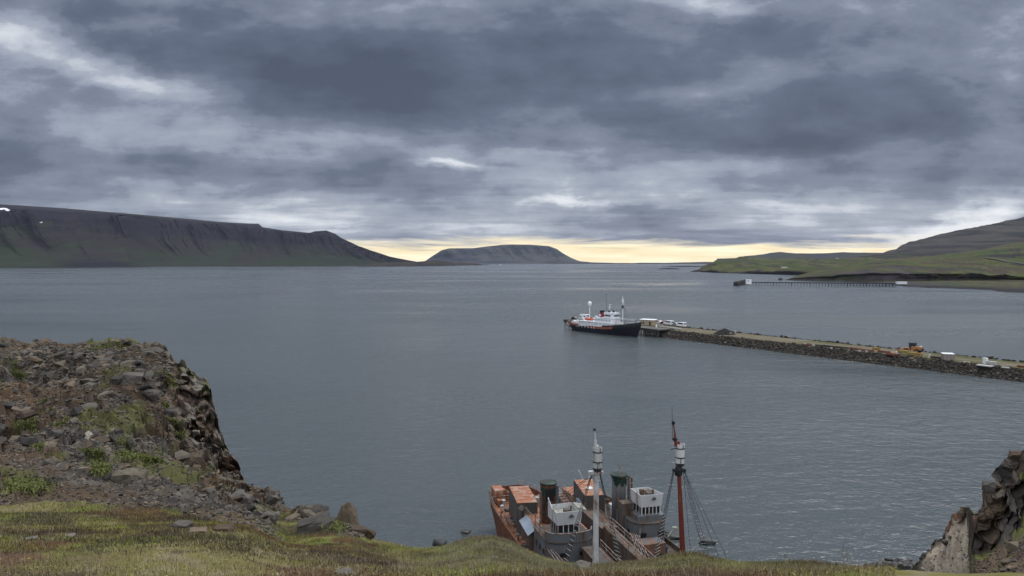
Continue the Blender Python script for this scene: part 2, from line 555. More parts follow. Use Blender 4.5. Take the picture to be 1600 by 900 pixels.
# ---------------------------------------------------------------- far land, each built at its own distance
def interp_cols(keys, pxs):
    """keys: list of (px, [(row, d), ...]); linear between columns -> (rows, cols, 3) of world points"""
    kp = np.array([k[0] for k in keys], float)
    n = len(keys[0][1])
    P = np.zeros((n, len(pxs), 3))
    for i in range(n):
        rows = np.interp(pxs, kp, [k[1][i][0] for k in keys]); ds = np.interp(pxs, kp, [k[1][i][1] for k in keys])
        u = (pxs - 800) / FPX; v = (rows - 450) / FPX
        y = CT - v * ST
        P[i, :, 0] = u / y * ds; P[i, :, 1] = ds; P[i, :, 2] = H + (-ST - v * CT) / y * ds
    return P


def densify(P, counts, smooth=True):
    """rows of control points -> dense rows; counts[i] rows between control i and i+1"""
    out = []; vv = []
    n = len(P)
    for i in range(n - 1):
        p0 = P[max(0, i - 1)]; p1 = P[i]; p2 = P[i + 1]; p3 = P[min(n - 1, i + 2)]
        for k in range(counts[i]):
            t = k / counts[i]
            lin = p1 * (1 - t) + p2 * t
            if smooth:
                cr_ = 0.5 * ((2 * p1) + (-p0 + p2) * t + (2 * p0 - 5 * p1 + 4 * p2 - p3) * t * t + (-p0 + 3 * p1 - 3 * p2 + p3) * t ** 3)
                lin = lin * 0.5 + cr_ * 0.5
            out.append(lin); vv.append(i + t)
    out.append(P[-1]); vv.append(n - 1)
    return np.array(out), np.array(vv)


M_LAND = mat_vcol('far_hillside', 0.02, 0.25, 0.5, 3.0, 0.95, 0.1)
GREEN, GREEN2, BROWN, ROCKD, ROCKP = [np.array(c) for c in ((0.032, 0.046, 0.013), (0.064, 0.066, 0.024), (0.044, 0.035, 0.024), (0.017, 0.015, 0.018), (0.027, 0.021, 0.025))]
GRID = {}


def land(name, keys, px0, px1, dpx, counts, disp, colour, mat=None, smooth=True):
    pxs = np.arange(px0, px1 + dpx, dpx)
    P = interp_cols(keys, pxs)
    D, vv = densify(P, counts, smooth)
    nr, nc = D.shape[:2]
    p = D.reshape(-1, 3); U = np.tile(pxs, nr); V = np.repeat(vv, nc)
    p, extra = disp(p, U, V)
    c = colour(p, U, V, extra)
    o = np_mesh(name, p, grid_faces(nr, nc), mat or M_LAND, cols=c)
    GRID[name] = (p.reshape(nr, nc, 3), c.reshape(nr, nc, 3))
    return tag(o, kind='structure')


def drop(dlast, zero=-40.0):
    return dlast


def key(px, pts, back):
    """pts = (row, d) seen; adds a back slope that falls behind the crest"""
    r, d = pts[-1]
    pts = list(pts)
    pts.append((r + 3, d * 1.06)); pts.append((412 + 42 * FPX / (d * back) - 3, d * back))
    return (px, pts)


# --- the long mountain on the left shore
crest = [(-300, 318), (-100, 320), (0, 322), (50, 325), (100, 328), (150, 332), (200, 336), (250, 340), (290, 343.5), (340, 348), (372, 350), (404, 351), (410, 356), (440, 360.5), (484, 364.5), (492, 362), (510, 361), (524, 366), (530, 371), (560, 384), (585, 393), (610, 401), (640, 407), (665, 411)]
shore = [(-300, 419.5), (0, 418.5), (180, 418), (245, 417), (250, 416.4), (600, 415.4), (665, 414.6)]
keys = []
for px, r in crest:
    s = np.interp(px, [a for a, _ in shore], [b for _, b in shore])
    h = s - r
    d0 = 36 * FPX / (s - 409)
    dep = 900 * min(1, h / 60.0)
    keys.append(key(px, [(s + 0.6, d0 * 0.97), (s, d0), (s - h * 0.10, d0 + 60 + dep * 0.25), (s - h * 0.33, d0 + 80 + dep * 0.6), (s - h * 0.62, d0 + 90 + dep * 0.85), (s - h * 0.90, d0 + 100 + dep), (r, d0 + 120 + dep * 1.12)], 1.5))


def disp_left(p, U, V):
    s = U * 1.0
    wob = fbm(np.stack((U * 0.012, V * 0.5, U * 0), 1), 3, 5) * 40
    g = fbm(np.stack(((s + wob + V * 7) * 0.045, V * 0.22, U * 0), 1), 5, 9, 0.6)
    ridge = 1 - np.abs(g * 2 - 1) * 2.0
    big = fbm(np.stack(((s + V * 9) * 0.016, V * 0.15, U * 0), 1), 3, 4)
    mid = np.clip((V - 1.6) / 1.6, 0, 1) * np.clip((6.3 - V) / 0.8, 0, 1)
    hgt = np.clip((p[:, 2]) / 250, 0, 1)
    q = p.copy()
    am = mid * (0.35 + hgt)
    q[:, 1] += am * ((ridge * -75) + (big - 0.5) * -380)
    q[:, 0] += am * (g - 0.5) * 60
    fine = fbm(p * np.array((0.02, 0.004, 0.03)), 4, 3)
    q[:, 2] += (fine - 0.5) * 16 * np.clip((V - 1) / 1.0, 0, 1) * np.clip(hgt * 3, 0.1, 1) * np.clip((6.5 - V), 0.15, 1)
    return q, (ridge, big, g)


def col_left(p, U, V, ex):
    ridge, big, g = ex
    n = fbm(p * np.array((0.004, 0.002, 0.012)), 5, 31)
    n2 = fbm(p * np.array((0.02, 0.004, 0.05)), 4, 77)
    c = mixc(np.tile(BROWN * 0.9, (len(p), 1)), GREEN * 1.05, sstep(0.38, 0.62, n + (3.2 - V) * 0.06))
    rocky = sstep(0.42, 0.66, (V - 3.0) * 0.45 + (n2 - 0.5) * 1.1 + (ridge - 0.3) * 0.25 + (U - 200) * 0.0006)
    rocky *= 1 - sstep(5.75, 6.0, V + (n - 0.5) * 0.5)
    strata = 0.55 + 0.9 * vnoise(np.stack((U * 0.01, p[:, 2] * 0.075, U * 0), 1), 8)
    rk = mixc(ROCKP, ROCKD, n2) * strata[:, None]
    c = mixc(c, rk, rocky)
    # gullies of bare scree running down, the low bluff by the shore
    sc_ = sstep(0.60, 0.72, n2 * 0.5 + (1 - np.clip(ridge, 0, 1)) * 0.5) * np.clip((5 - V) / 2, 0, 1)
    c = mixc(c, ROCKP * 1.1, sc_ * 0.7)
    bluff = sstep(70, 120, U) * (1 - sstep(175, 235, U)) * sstep(1.0, 1.3, V) * (1 - sstep(1.9, 2.2, V + (n - .5)))
    c = mixc(c, ROCKD * 0.8, bluff)
    c = mixc(c, ROCKD * 0.7, (V < 1.25) * 0.8 * np.ones(len(p)))
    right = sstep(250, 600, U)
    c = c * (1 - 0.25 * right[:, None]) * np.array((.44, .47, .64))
    # lingering snow near the crest
    for sx, sr, rx, rz in ((6, 326.5, 9, 1.6), (14, 328.5, 4, .9), (66, 347.5, 1.6, .45)):
        rr_ = 409 - (p[:, 2] - H) / p[:, 1] * FPX
        pxp = 800 + p[:, 0] / p[:, 1] * FPX
        m_ = ((pxp - sx) / rx) ** 2 + ((rr_ - sr) / rz) ** 2 + (n2 - 0.5) * 2.0
        c = np.where((m_ < 1.0)[:, None], np.array((0.75, 0.78, 0.82)), c)
    return c


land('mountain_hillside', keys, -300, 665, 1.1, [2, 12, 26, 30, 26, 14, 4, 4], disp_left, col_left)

# --- low dark headland in front of its right end
keys = []
for px, r in ((560, 414.5), (590, 411), (610, 409.5), (640, 409), (665, 408), (684, 406.5), (700, 408.5), (712, 411), (720, 410), (738, 410.5), (752, 412.6), (764, 413.6)):
    s = np.interp(px, [560, 640, 764], [416.6, 416.3, 414.4]); d0 = 36 * FPX / (s - 409)
    keys.append(key(px, [(s + .4, d0 * .97), (s, d0), ((s + r) / 2, d0 + 60), (r, d0 + 200)], 1.12))


def disp_low(a, f=0.01):
    def fn(p, U, V):
        n = fbm(p * np.array((f, f * 0.3, f)), 5, 12)
        q = p.copy(); q[:, 2] += (n - 0.5) * a * np.clip((V - 1) * 1.5, 0, 1)
        return q, n
    return fn


def col_low(ca, cb, cc=None):
    def fn(p, U, V, n):
        k = fbm(p * np.array((0.006, 0.003, 0.02)), 4, 5)
        c = mixc(np.tile(ca, (len(p), 1)), cb, sstep(0.4, 0.6, k))
        return mixc(c, ROCKD * 0.8, sstep(1.5, 1.1, V))
    return fn


land('headland_hillside', keys, 560, 764, 1.0, [2, 6, 8, 3, 3], disp_low(14), col_low(ROCKD, BROWN * 0.7))

# --- flat topped mountain across the fjord mouth, 15 km off
keys = []
for px, r in ((655, 411.0), (664, 408.5), (676, 400), (690, 391), (702, 388), (740, 387.6), (765, 384.5), (785, 382.5), (800, 381.8), (830, 382.6), (858, 384.5), (870, 389), (880, 396), (892, 402.5), (905, 408), (925, 410.0), (960, 410.8)):
    s = 411.9; d0 = 14500; h = s - r
    keys.append(key(px, [(s + .2, d0 * .98), (s, d0), (s - h * .18, d0 + 300), (s - h * .5, d0 + 700), (s - h * .9, d0 + 950), (r, d0 + 1300)], 1.2))


def disp_mt(p, U, V):
    g = fbm(np.stack((U * 0.06 + V * 0.5, V * 0.4, U * 0), 1), 5, 21)
    q = p.copy(); a = np.clip(V - 1.2, 0, 1) * np.clip(5.2 - V, 0, 1)
    q[:, 1] += a * (g - 0.5) * 650; return q, g


def col_mt(p, U, V, g):
    n = fbm(p * np.array((0.0022, 0.0005, 0.012)), 5, 3)
    c = mixc(np.tile(np.array((0.012, 0.014, 0.020)), (len(p), 1)), np.array((0.040, 0.038, 0.036)), sstep(0.42, 0.62, n))
    return c


land('table_mountain_hillside', keys, 655, 960, 1.0, [1, 8, 14, 14, 8, 2, 2], disp_mt, col_mt)
# low coast along the horizon
keys = []
for px, r in ((860, 411.2), (900, 410.4), (930, 410.0), (960, 410.8), (990, 411.0), (1000, 410.4), (1040, 410.5), (1075, 409.8), (1100, 409.2), (1200, 409)):
    keys.append(key(px, [(412.3, 12500), (412.1, 12900), (r, 13300)], 1.05))
land('coast_hillside', keys, 860, 1200, 1.0, [1, 5, 2, 2], disp_low(4, 0.003), col_low(ROCKD, BROWN * 0.8))
for (a, b, s, r, nm) in ((1026, 1064, 420.6, 418.9, 'reef_ground'), (1035, 1110, 416.9, 415.4, 'reef_ground'), (1078, 1120, 424.6, 421.4, 'reef_ground')):
    keys = []
    for t in np.linspace(0, 1, 7):
        px = a + (b - a) * t; d0 = 36 * FPX / (s - 409); e = math.sin(math.pi * min(1, t)) ** 0.5 if t < 1 else 0
        keys.append(key(px, [(s + .3, d0 * .98), (s, d0), (s - (s - r) * e, d0 + 25)], 1.02))
    land(nm, keys, a, b, 1.0, [1, 4, 1, 1], disp_low(1.5, 0.05), col_low(ROCKD * 0.8, BROWN * 0.6))

# --- right shore: dark ridge and mountain far behind
keys = []
for px, r in ((1120, 411), (1150, 406), (1161, 401), (1175, 398.5), (1194, 396), (1206, 394.2), (1218, 393.8), (1230, 394.6), (1243, 395.6), (1275, 395.8), (1316, 395.4), (1340, 395.6), (1365, 396.0), (1385, 395.5), (1420, 395), (1700, 392)):
    keys.append(key(px, [(412, 4900), (409, 5200), (404, 5500), (r, 5900)], 1.15))
land('ridge_hillside', keys, 1120, 1700, 1.3, [2, 10, 16, 2, 2], disp_low(28, 0.004), col_low(np.array((0.030, 0.034, 0.040)), np.array((0.034, 0.038, 0.034))))
keys = []
for px, r in ((1340, 404), (1365, 399), (1379, 395.6), (1390, 391.5), (1400, 388.5), (1405, 385), (1420, 379.6), (1454, 371.5), (1480, 366), (1501, 360.5), (1550, 351.5), (1600, 342), (1700, 322), (1900, 290)):
    keys.append(key(px, [(412, 3000), (408, 3300), ((r + 408) / 2, 4000), (r, 4700)], 1.15))


def col_rm(p, U, V, n):
    k = fbm(p * np.array((0.003, 0.001, 0.03)), 5, 15); k2 = fbm(p * np.array((0.01, 0.003, 0.09)), 4, 25)
    c = mixc(np.tile(np.array((0.014, 0.013, 0.016)), (len(p), 1)), np.array((0.044, 0.040, 0.036)), sstep(0.42, 0.58, k * 0.5 + k2 * 0.5))
    return mixc(c, GREEN * 0.8, sstep(0.55, 0.7, k2 + (2.0 - V) * 0.3) * 0.6)


land('slope_hillside', keys, 1340, 1900, 1.0, [2, 34, 40, 2, 2], disp_low(60, 0.006), col_rm)

# --- green headland and the green shore with its dark bluffs
keys = []
for px, s, r in ((1082, 424.8, 424.6), (1092, 425, 421), (1098, 425.3, 415), (1106, 425.6, 411), (1112, 426, 409), (1119, 426.3, 406.4), (1130, 426.6, 407), (1142, 427, 406.8), (1155, 427.3, 403.6), (1165, 427.6, 402.5), (1180, 428, 403.5), (1200, 428.6, 404.5), (1230, 429.6, 404.6), (1260, 430.5, 404.2), (1300, 431, 403.4), (1340, 431, 403.5), (1400, 432, 402), (1700, 432, 398)):
    d0 = 36 * FPX / (s - 409); h = s - r
    keys.append(key(px, [(s + .4, d0 * .98), (s, d0), (s - h * .16, d0 + 12), (s - h * .45, d0 + 160 * h / 20), (s - h * .75, d0 + 500 * h / 20), (r, d0 + 1000 * h / 20)], 1.15))


def disp_gr(p, U, V):
    n = fbm(p * np.array((0.009, 0.004, 0.009)), 5, 42)
    r_ = np.abs(fbm(p * np.array((0.02, 0.006, 0.02)), 4, 43) - 0.5) * 2
    q = p.copy()
    am = np.clip((V - 1.0) * 1.2, 0, 1)
    q[:, 2] += am * ((n - 0.5) * 30 - r_ * 7)
    return q, n


def col_gr(p, U, V, n):
    k = fbm(p * np.array((0.010, 0.004, 0.03)), 5, 50); k2 = fbm(p * np.array((0.03, 0.01, 0.08)), 4, 51)
    c = mixc(np.tile(GREEN, (len(p), 1)), GREEN2, sstep(0.42, 0.6, k))
    c = mixc(c, BROWN, sstep(0.50, 0.66, k2))
    c = mixc(c, ROCKD, sstep(0.57, 0.64, k2 * 0.6 + k * 0.4))
    c = mixc(c, ROCKD * 0.9, sstep(2.1, 1.7, V + (k2 - 0.5) * 1.2))
    return c


land('headland_green_hillside', keys, 1082, 1700, 0.9, [2, 8, 16, 14, 10, 2, 2], disp_gr, col_gr)
keys = []
#        px   shore  bluff foot  bluff top   mid      top     (rows)
RS = [(1228, 437.2, 436.9, 436.4, 436.2, 436.1), (1236, 437.6, 437.0, 434.5, 434.0, 433.6), (1248, 438.2, 437.4, 432.5, 430.5, 429.5), (1262, 438.6, 437.6, 430, 427.5, 426), (1285, 439.4, 438.2, 427.5, 423, 421),
      (1320, 440.2, 438.6, 426, 419.5, 414), (1345, 441.0, 439, 424.5, 416, 409), (1380, 442.5, 439.5, 424, 413, 406), (1398, 444.5, 439.5, 424.5, 411, 404), (1412, 446.6, 439.2, 425, 410, 402.5), (1450, 448.8, 439.0, 424.5, 409, 401), (1500, 450.5, 438.6, 424, 406, 396),
      (1530, 451.6, 438.5, 424, 402, 391), (1545, 452.3, 438.5, 428, 401, 389), (1558, 454.5, 438.4, 427, 400, 386.5), (1570, 455.8, 438.3, 426, 399, 384), (1600, 457, 438.2, 430, 396, 378), (1700, 461, 438, 430, 390, 360), (1900, 470, 438, 420, 375, 330)]
for px, s, f, t, mrow, top in RS:
    d0 = 36 * FPX / (s - 409); df = 1290.0 if px < 1380 else 1260.0
    df = max(df, d0 + 8); z = lambda row, d: H - (row - 409) / FPX * d
    keys.append(key(px, [(s + .5, d0 * .98), (s, d0), (f, df), ((f + t) / 2, df + 7), (t, df + 26), (mrow, df + 420), (top, df + 1100)], 1.2))


def disp_rs(p, U, V):
    n = fbm(p * np.array((0.012, 0.005, 0.012)), 5, 62)
    r_ = 1 - np.abs(fbm(p * np.array((0.028, 0.01, 0.02)), 5, 63) - 0.5) * 2
    q = p.copy()
    am = np.clip((V - 2.0) * 1.5, 0, 1) * sstep(1228, 1290, U)
    bl = np.clip(1 - np.abs(V - 3.2) / 1.2, 0, 1) * sstep(1228, 1260, U)
    q[:, 2] += am * (n - 0.5) * 17 * (0.6 + 0.4 * np.clip(V - 4, 0, 1)) + np.clip(V - 1, 0, 1) * (n - 0.5) * 1.2
    q[:, 1] += bl * (r_ - 0.8) * -45
    return q, r_


def col_rs(p, U, V, r_):
    k = fbm(p * np.array((0.012, 0.005, 0.03)), 5, 70); k2 = fbm(p * np.array((0.05, 0.014, 0.12)), 4, 71)
    c = mixc(np.tile(GREEN * 1.1, (len(p), 1)), GREEN2 * 1.05, sstep(0.42, 0.56, k * .6 + k2 * .4))
    c = mixc(c, BROWN, sstep(0.50, 0.58, k2 * .6 + k * .4) * 0.9)
    c = mixc(c, ROCKD * 1.2, sstep(0.58, 0.63, fbm(p * np.array((0.03, 0.008, 0.06)) + 5, 4, 75)) * sstep(3.9, 4.2, V) * (1 - sstep(5.2, 5.6, V)))
    bl = sstep(1.95, 2.25, V) * (1 - sstep(3.7, 4.15, V + (k - 0.5) * 5.0 + (k2 - .5) * 2.5)) * (1 - sstep(1530, 1560, U + (k2 - .5) * 30) * (1 - sstep(1556, 1570, U))) * (1 - sstep(1560, 1600, U + V * 4))
    c = mixc(c, mixc(np.tile(ROCKD * 1.5, (len(p), 1)), ROCKP * 2.1, sstep(.38, .6, k2)), bl * (0.50 + 0.40 * sstep(0.35, 0.5, k2)))
    gully = sstep(0.62, 0.70, k2 * .45 + (1 - k) * .55) * sstep(4, 4.4, V) * (1 - sstep(5.0, 5.6, V))
    c = mixc(c, ROCKD, gully)
    gray = (1 - sstep(1.7, 2.1, V + (k2 - .5) * .6)) * (1 - sstep(1420, 1520, U) * 0.75)
    c = mixc(c, np.array((0.045, 0.043, 0.043)), gray)
    c = mixc(c, ROCKD, 1 - sstep(1.1, 1.4, V))
    return c


land('shore_hillside', keys, 1228, 1900, 0.8, [2, 10, 8, 10, 22, 24, 2, 2], disp_rs, col_rs)


def pick(name, px, row, lift=0.0):
    """surface point of a land nearest to the line of sight through that pixel"""
    g = GRID[name][0]
    a, b_ = ray(px, row)
    P_ = g.reshape(-1, 3)
    e = (P_[:, 0] / P_[:, 1] - a) ** 2 + ((P_[:, 2] - H) / P_[:, 1] - b_) ** 2
    e = np.where(P_[:, 1] < 1, 9, e)
    q = P_[np.argmin(e)]
    return Vector((q[0], q[1], q[2] + lift))
# ---------------------------------------------------------------- the headland the camera stands on
M_GROUND = mat_vcol('near_ground', 3.0, 0.45, 0.9, 0.06, 0.95, 0.15)
M_ROCK = mat_vcol('basalt_rock', 2.2, 0.40, 0.8, 0.05, 0.9, 0.25)
M_BLADE, nt, b = new_mat('plants')
at_ = N(nt, 'ShaderNodeAttribute', attribute_name='Col')
nt.links.new(at_.outputs['Color'], b.inputs['Base Color']); b.inputs['Roughness'].default_value = 0.75; b.inputs['Specular IOR Level'].default_value = 0.2
try:
    b.inputs['Subsurface Weight'].default_value = 0.0
except Exception:
    pass

C_GRN = np.array((0.150, 0.170, 0.034)); C_LIME = np.array((0.215, 0.220, 0.048)); C_OLV = np.array((0.205, 0.182, 0.062))
C_TAN = np.array((0.29, 0.24, 0.145)); C_RED = np.array((0.105, 0.042, 0.026)); C_DRK = np.array((0.050, 0.040, 0.026)); C_GRY = np.array((0.17, 0.150, 0.125))
R_GRY = np.array((0.098, 0.090, 0.076)); R_DRK = np.array((0.032, 0.029, 0.026)); R_BRN = np.array((0.072, 0.051, 0.034)); R_TAN = np.array((0.17, 0.130, 0.088)); R_PNK = np.array((0.098, 0.074, 0.060))

SIL = [(-500, 528, 48), (-100, 533, 48), (0, 536, 48), (60, 539, 48), (110, 542, 48), (132, 540, 47.5), (150, 537.5, 47), (215, 537.5, 47), (238, 541, 47), (250, 548, 46.5), (262, 559, 46), (290, 576, 45.5), (310, 590, 45), (322, 600, 44), (330, 622, 43), (336, 648, 42), (345, 672, 41), (352, 694, 40), (366, 720, 38.5), (374, 738, 37.5), (381, 757, 36),
       (392, 773, 32), (410, 780, 29), (430, 785, 26), (452, 796, 23.5), (480, 803, 21), (510, 810, 19), (545, 820, 17.5), (562, 826, 17), (574, 838, 16.5), (590, 846, 16), (640, 855, 14.5), (662, 858, 14), (690, 856, 13.6), (712, 849, 13.4), (736, 840, 13.2), (770, 839, 13), (800, 848, 13), (826, 862, 13), (850, 873, 13), (880, 881, 12.8), (905, 886, 12.6), (935, 889, 12.4), (970, 887, 12.2), (1005, 883, 12),
       (1050, 877, 12), (1085, 878, 12), (1115, 884, 11.6), (1160, 891, 11.2), (1190, 893, 11), (1240, 890, 10.6), (1290, 892, 10.2), (1330, 897, 10), (1352, 905, 9.6), (1450, 935, 9), (1700, 985, 8), (2100, 1020, 7)]
GA = [(-500, 782, 13), (0, 782, 13), (200, 792, 12.5), (300, 800, 12), (390, 822, 11)]      # grass / scree boundary
GB = [(-500, 640, 34), (0, 640, 34), (120, 652, 34), (200, 672, 34), (250, 692, 34), (300, 722, 34), (340, 748, 34.5), (374, 768, 33), (392, 787, 28)]


def z_of(row, d): return H + ray(800, row)[1] * d


def row_of(z, d): return 450 + FPX * math.tan(math.atan2(H - z, d) - TH)


keysN = []
for px, r, d in SIL:
    if px <= 392:
        ra = np.interp(px, [k[0] for k in GA], [k[1] for k in GA]); da = np.interp(px, [k[0] for k in GA], [k[2] for k in GA])
        rb = np.interp(px, [k[0] for k in GB], [k[1] for k in GB]); db = np.interp(px, [k[0] for k in GB], [k[2] for k in GB])
    else:
        t = min(1, (px - 392) / 60.0)
        ra = (1 - t) * 822 + t * (900 + (r - 900) * .45) if r < 893 else 900 + (r - 900) * .45
        if r < 893: ra = (1 - t) * 822 + t * (900 - (900 - r) * .45)
        da = (1 - t) * 11 + t * (4.4 + (d - 4.4) * .40)
        rb = (1 - t) * 787 + t * (r + (ra - r) * .30); db = (1 - t) * 28 + t * (d * .80)
    zS = z_of(r, d)
    pts = [(row_of(H - 1.60, 0.8), 0.8), (row_of(H - 1.66, 2.2), 2.2), (900 if r < 893 else row_of(H - 1.87, 4.4), 4.4), (ra, da), (rb, db), (r, d)]
    for dd, dz in ((0.8, -0.5), (2.2, -3.5), (6, -13), (26, -37 - (zS - H))):
        pts.append((row_of(max(-2.5, zS + dz) if dd < 26 else -2.5, d + dd), d + dd))
    keysN.append((px, pts))

dens = np.concatenate((np.arange(-500, 0, 8), np.arange(0, 1360, 1.9), np.arange(1360, 2100, 10)))


def masks(U, V, p):
    """rock share of the surface: scree and cliff left, patches of turf"""
    n = fbm(p * 0.22, 5, 90); n2 = fbm(p * 0.9, 4, 91)
    edge = 3.0 + 0.5 * (n - 0.5)
    rocky = sstep(2.85, 3.12, V + (n2 - 0.5) * 0.5) * (1 - sstep(385, 470, U + (n - .5) * 160))
    rocky = np.maximum(rocky, sstep(3.2, 4.6, V) * sstep(380, 400, U) * (1 - sstep(555, 580, U)) * sstep(0.42, 0.55, n2) * 0.9)
    beyond = sstep(5.25, 5.8, V)
    rocky = np.maximum(rocky, beyond)
    return rocky, n, n2


def disp_near(p, U, V):
    rocky, n, n2 = masks(U, V, p)
    q = p.copy()
    b0 = fbm(p * 0.35, 4, 95) - 0.5; b1 = fbm(p * 1.6, 4, 96) - 0.5
    F1, F2, cid = worley(p * np.array((0.62, 0.62, 0.9)) + (fbm(p * .6, 3, 5)[:, None] - .5) * 1.2, 97)
    G1, G2, gid = worley(p * 1.7, 98)
    cliff = sstep(225, 300, U) * (1 - sstep(384, 398, U)) * sstep(3.8, 4.3, V)
    edgeS = np.clip(1 - np.abs(V - 5.0) / 0.9, 0, 1)
    turf = (1 - rocky)
    # do not lift ground in front of the lens
    near = sstep(3.0, 6.0, np.hypot(p[:, 0], p[:, 1]))
    q[:, 2] += near * turf * (b0 * 0.32 + b1 * 0.13) * (1 - 0.65 * edgeS)
    a = rocky * (1 - edgeS * 0.75) * (V < 5.3)
    far = sstep(12, 34, p[:, 1])
    q[:, 2] += a * (b0 * 2.6 * far + b1 * 0.45 + (cid - 0.5) * 1.25 * far * sstep(.02, .2, F2 - F1) + (gid - .5) * (0.10 + 0.38 * far))
    # the bare cliff: broken blocks, pushed towards the viewer and sideways
    push = (cid - 0.5) * 2.0 * sstep(0.0, 0.22, F2 - F1) + (gid - .5) * 0.7 + (b1) * 1.2 - 0.7 * (1 - sstep(0, .12, F2 - F1))
    q[:, 1] -= cliff * push * 0.75
    q[:, 0] += cliff * push * 0.42
    q[:, 2] += cliff * (gid - .5) * 0.3
    bey = sstep(6.3, 8.0, V)
    q[:, 1] += bey * ((cid - .5) * 2 + b0 * 4); q[:, 2] += bey * (gid - 1) * 0.6
    return q, (rocky, n, n2, cid, gid, cliff, F1, F2)


def turf_colour(p, jitter=None, spread=0.0):
    """patchwork of moss, grass, heath and dead stems, a function of the place"""
    n = fbm(p * np.array((0.55, 0.55, 0.2)), 4, 110); m_ = fbm(p * 1.5 + 9, 4, 111); k = fbm(p * 5.0, 3, 112); r_ = fbm(p * 0.8 + 31, 3, 113); y = fbm(p * 0.28 + 5, 3, 114)
    if jitter is not None:
        m_ = m_ + (jitter[:, 0] - .5) * spread; k = k + (jitter[:, 1] - .5) * spread * 1.6; r_ = r_ + (jitter[:, 2] - .5) * spread * 0.5; n = n + (jitter[:, 3] - .5) * spread * .6
    c = mixc(np.tile(C_OLV, (len(p), 1)), C_GRN, sstep(0.42, 0.55, n))
    c = mixc(c, C_LIME, sstep(0.52, 0.66, m_) * sstep(0.30, 0.55, n))
    c = mixc(c, C_TAN, sstep(0.50, 0.64, k) * sstep(0.62, 0.42, n) * 0.8)
    c = mixc(c, C_RED, sstep(0.57, 0.64, r_) * 0.8)
    c = mixc(c, C_DRK, sstep(0.54, 0.62, 1 - m_) * 0.85)
    c = mixc(c, C_GRY, sstep(0.66, 0.76, 1 - y + (k - .5) * .35) * 0.6)
    c = mixc(c, np.array((0.075, 0.048, 0.032)), sstep(0.62, 0.67, fbm(p * np.array((1.1, 1.1, .3)) + 40, 4, 117)) * .75)
    return c


def rock_colour(p, rid=None):
    n = fbm(p * 0.35 + 3, 4, 120); k = fbm(p * 2.5, 4, 121)
    c = mixc(np.tile(R_DRK, (len(p), 1)), R_GRY, sstep(0.36, 0.64, k))
    c = mixc(c, R_BRN, sstep(0.46, 0.60, n))
    return c


def col_near(p, U, V, ex):
    rocky, n, n2, cid, gid, cliff, F1, F2 = ex
    t = turf_colour(p) * 0.72
    rc = rock_colour(p)
    soil = sstep(0.50, 0.62, fbm(p * 0.16 + 7, 4, 131))
    rc = mixc(rc, R_BRN * 1.25, soil * 0.8)
    rc = mixc(rc, np.array((0.13, 0.085, 0.050)), sstep(0.60, 0.68, fbm((p + np.array((30, 0, 0))) * np.array((0.25, 0.12, 0.2)), 4, 133)) * 0.8)
    cl = mixc(np.tile(R_PNK * 0.75, (len(p), 1)), R_BRN * 0.7, cid)
    cl = mixc(cl, R_GRY, sstep(0.55, 0.7, gid) * 0.8)
    cl = mixc(cl, np.array((0.090, 0.055, 0.040)), sstep(0.6, 0.66, fbm(p * 0.3, 3, 135)) * 0.6)
    cl = mixc(cl * 1.55, np.array((.085, .092, .034)), sstep(.60, .66, fbm(p * .55 + 21, 4, 137)) * .75)
    rc = mixc(rc, cl, cliff)
    c = mixc(t, rc, rocky)
    # green cushions between the rocks
    gpatch = sstep(0.57, 0.62, fbm(p * np.array((0.30, 0.22, 0.6)) + 2, 4, 141)) * sstep(3, 3.2, V) * (1 - sstep(5.05, 5.3, V)) * (1 - cliff)
    top = sstep(4.86, 4.93, V) * (1 - sstep(5.3, 5.5, V)) * sstep(120, 150, U) * (1 - sstep(225, 250, U))
    c = mixc(c, np.array((.085, .092, .028)), np.maximum(gpatch * .8, top) * 0.85)
    # bare reddish soil at the bottom left corner
    px_, py_ = p[:, 0], p[:, 1]
    s_ = sstep(0.0, 0.5, -px_ / np.maximum(py_, .1) * FPX / 800 - 0.62 + (n2 - .5) * .5) * sstep(6.0, 4.9, py_ + (n2 - .5) * 1.2)
    c = mixc(c, np.array((0.14, 0.085, 0.060)), s_ * 0.8)
    return c


P = interp_cols(keysN, dens)
D, vv = densify(P, [6, 16, 70, 120, 110, 8, 8, 10, 14], True)
nr, nc = D.shape[:2]
p = D.reshape(-1, 3); U = np.tile(dens, nr); V = np.repeat(vv, nc)
p0_, ex = disp_near(p, U, V)
# the displaced crest must not rise above its line much: keep as is
cN = col_near(p0_, U, V, ex)
tag(np_mesh('grassy_ground', p0_, grid_faces(nr, nc), M_GROUND, cols=cN), kind='structure')
GRID['near'] = (p0_.reshape(nr, nc, 3), cN.reshape(nr, nc, 3))
NU, NV, NP, NROCK, NCLIFF = dens, vv, p0_.reshape(nr, nc, 3), ex[0].reshape(nr, nc), ex[5].reshape(nr, nc)
NRM = np.cross(NP[1:, :-1] - NP[:-1, :-1], NP[:-1, 1:] - NP[:-1, :-1])
NRM = -NRM / np.maximum(1e-9, np.linalg.norm(NRM, axis=2, keepdims=True))


def near_sample(u, v):
    """bilinear point of the near ground for column u (px) and row parameter v"""
    iu = np.clip(np.searchsorted(NU, u) - 1, 0, len(NU) - 2); iv = np.clip(np.searchsorted(NV, v) - 1, 0, len(NV) - 2)
    fu = ((u - NU[iu]) / (NU[iu + 1] - NU[iu]))[:, None]; fv = ((v - NV[iv]) / (NV[iv + 1] - NV[iv]))[:, None]
    q = NP[iv, iu] * (1 - fu) * (1 - fv) + NP[iv, iu + 1] * fu * (1 - fv) + NP[iv + 1, iu] * (1 - fu) * fv + NP[iv + 1, iu + 1] * fu * fv
    return q, NROCK[iv, iu], NCLIFF[iv, iu], NRM[np.minimum(iv, NRM.shape[0] - 1), np.minimum(iu, NRM.shape[1] - 1)]


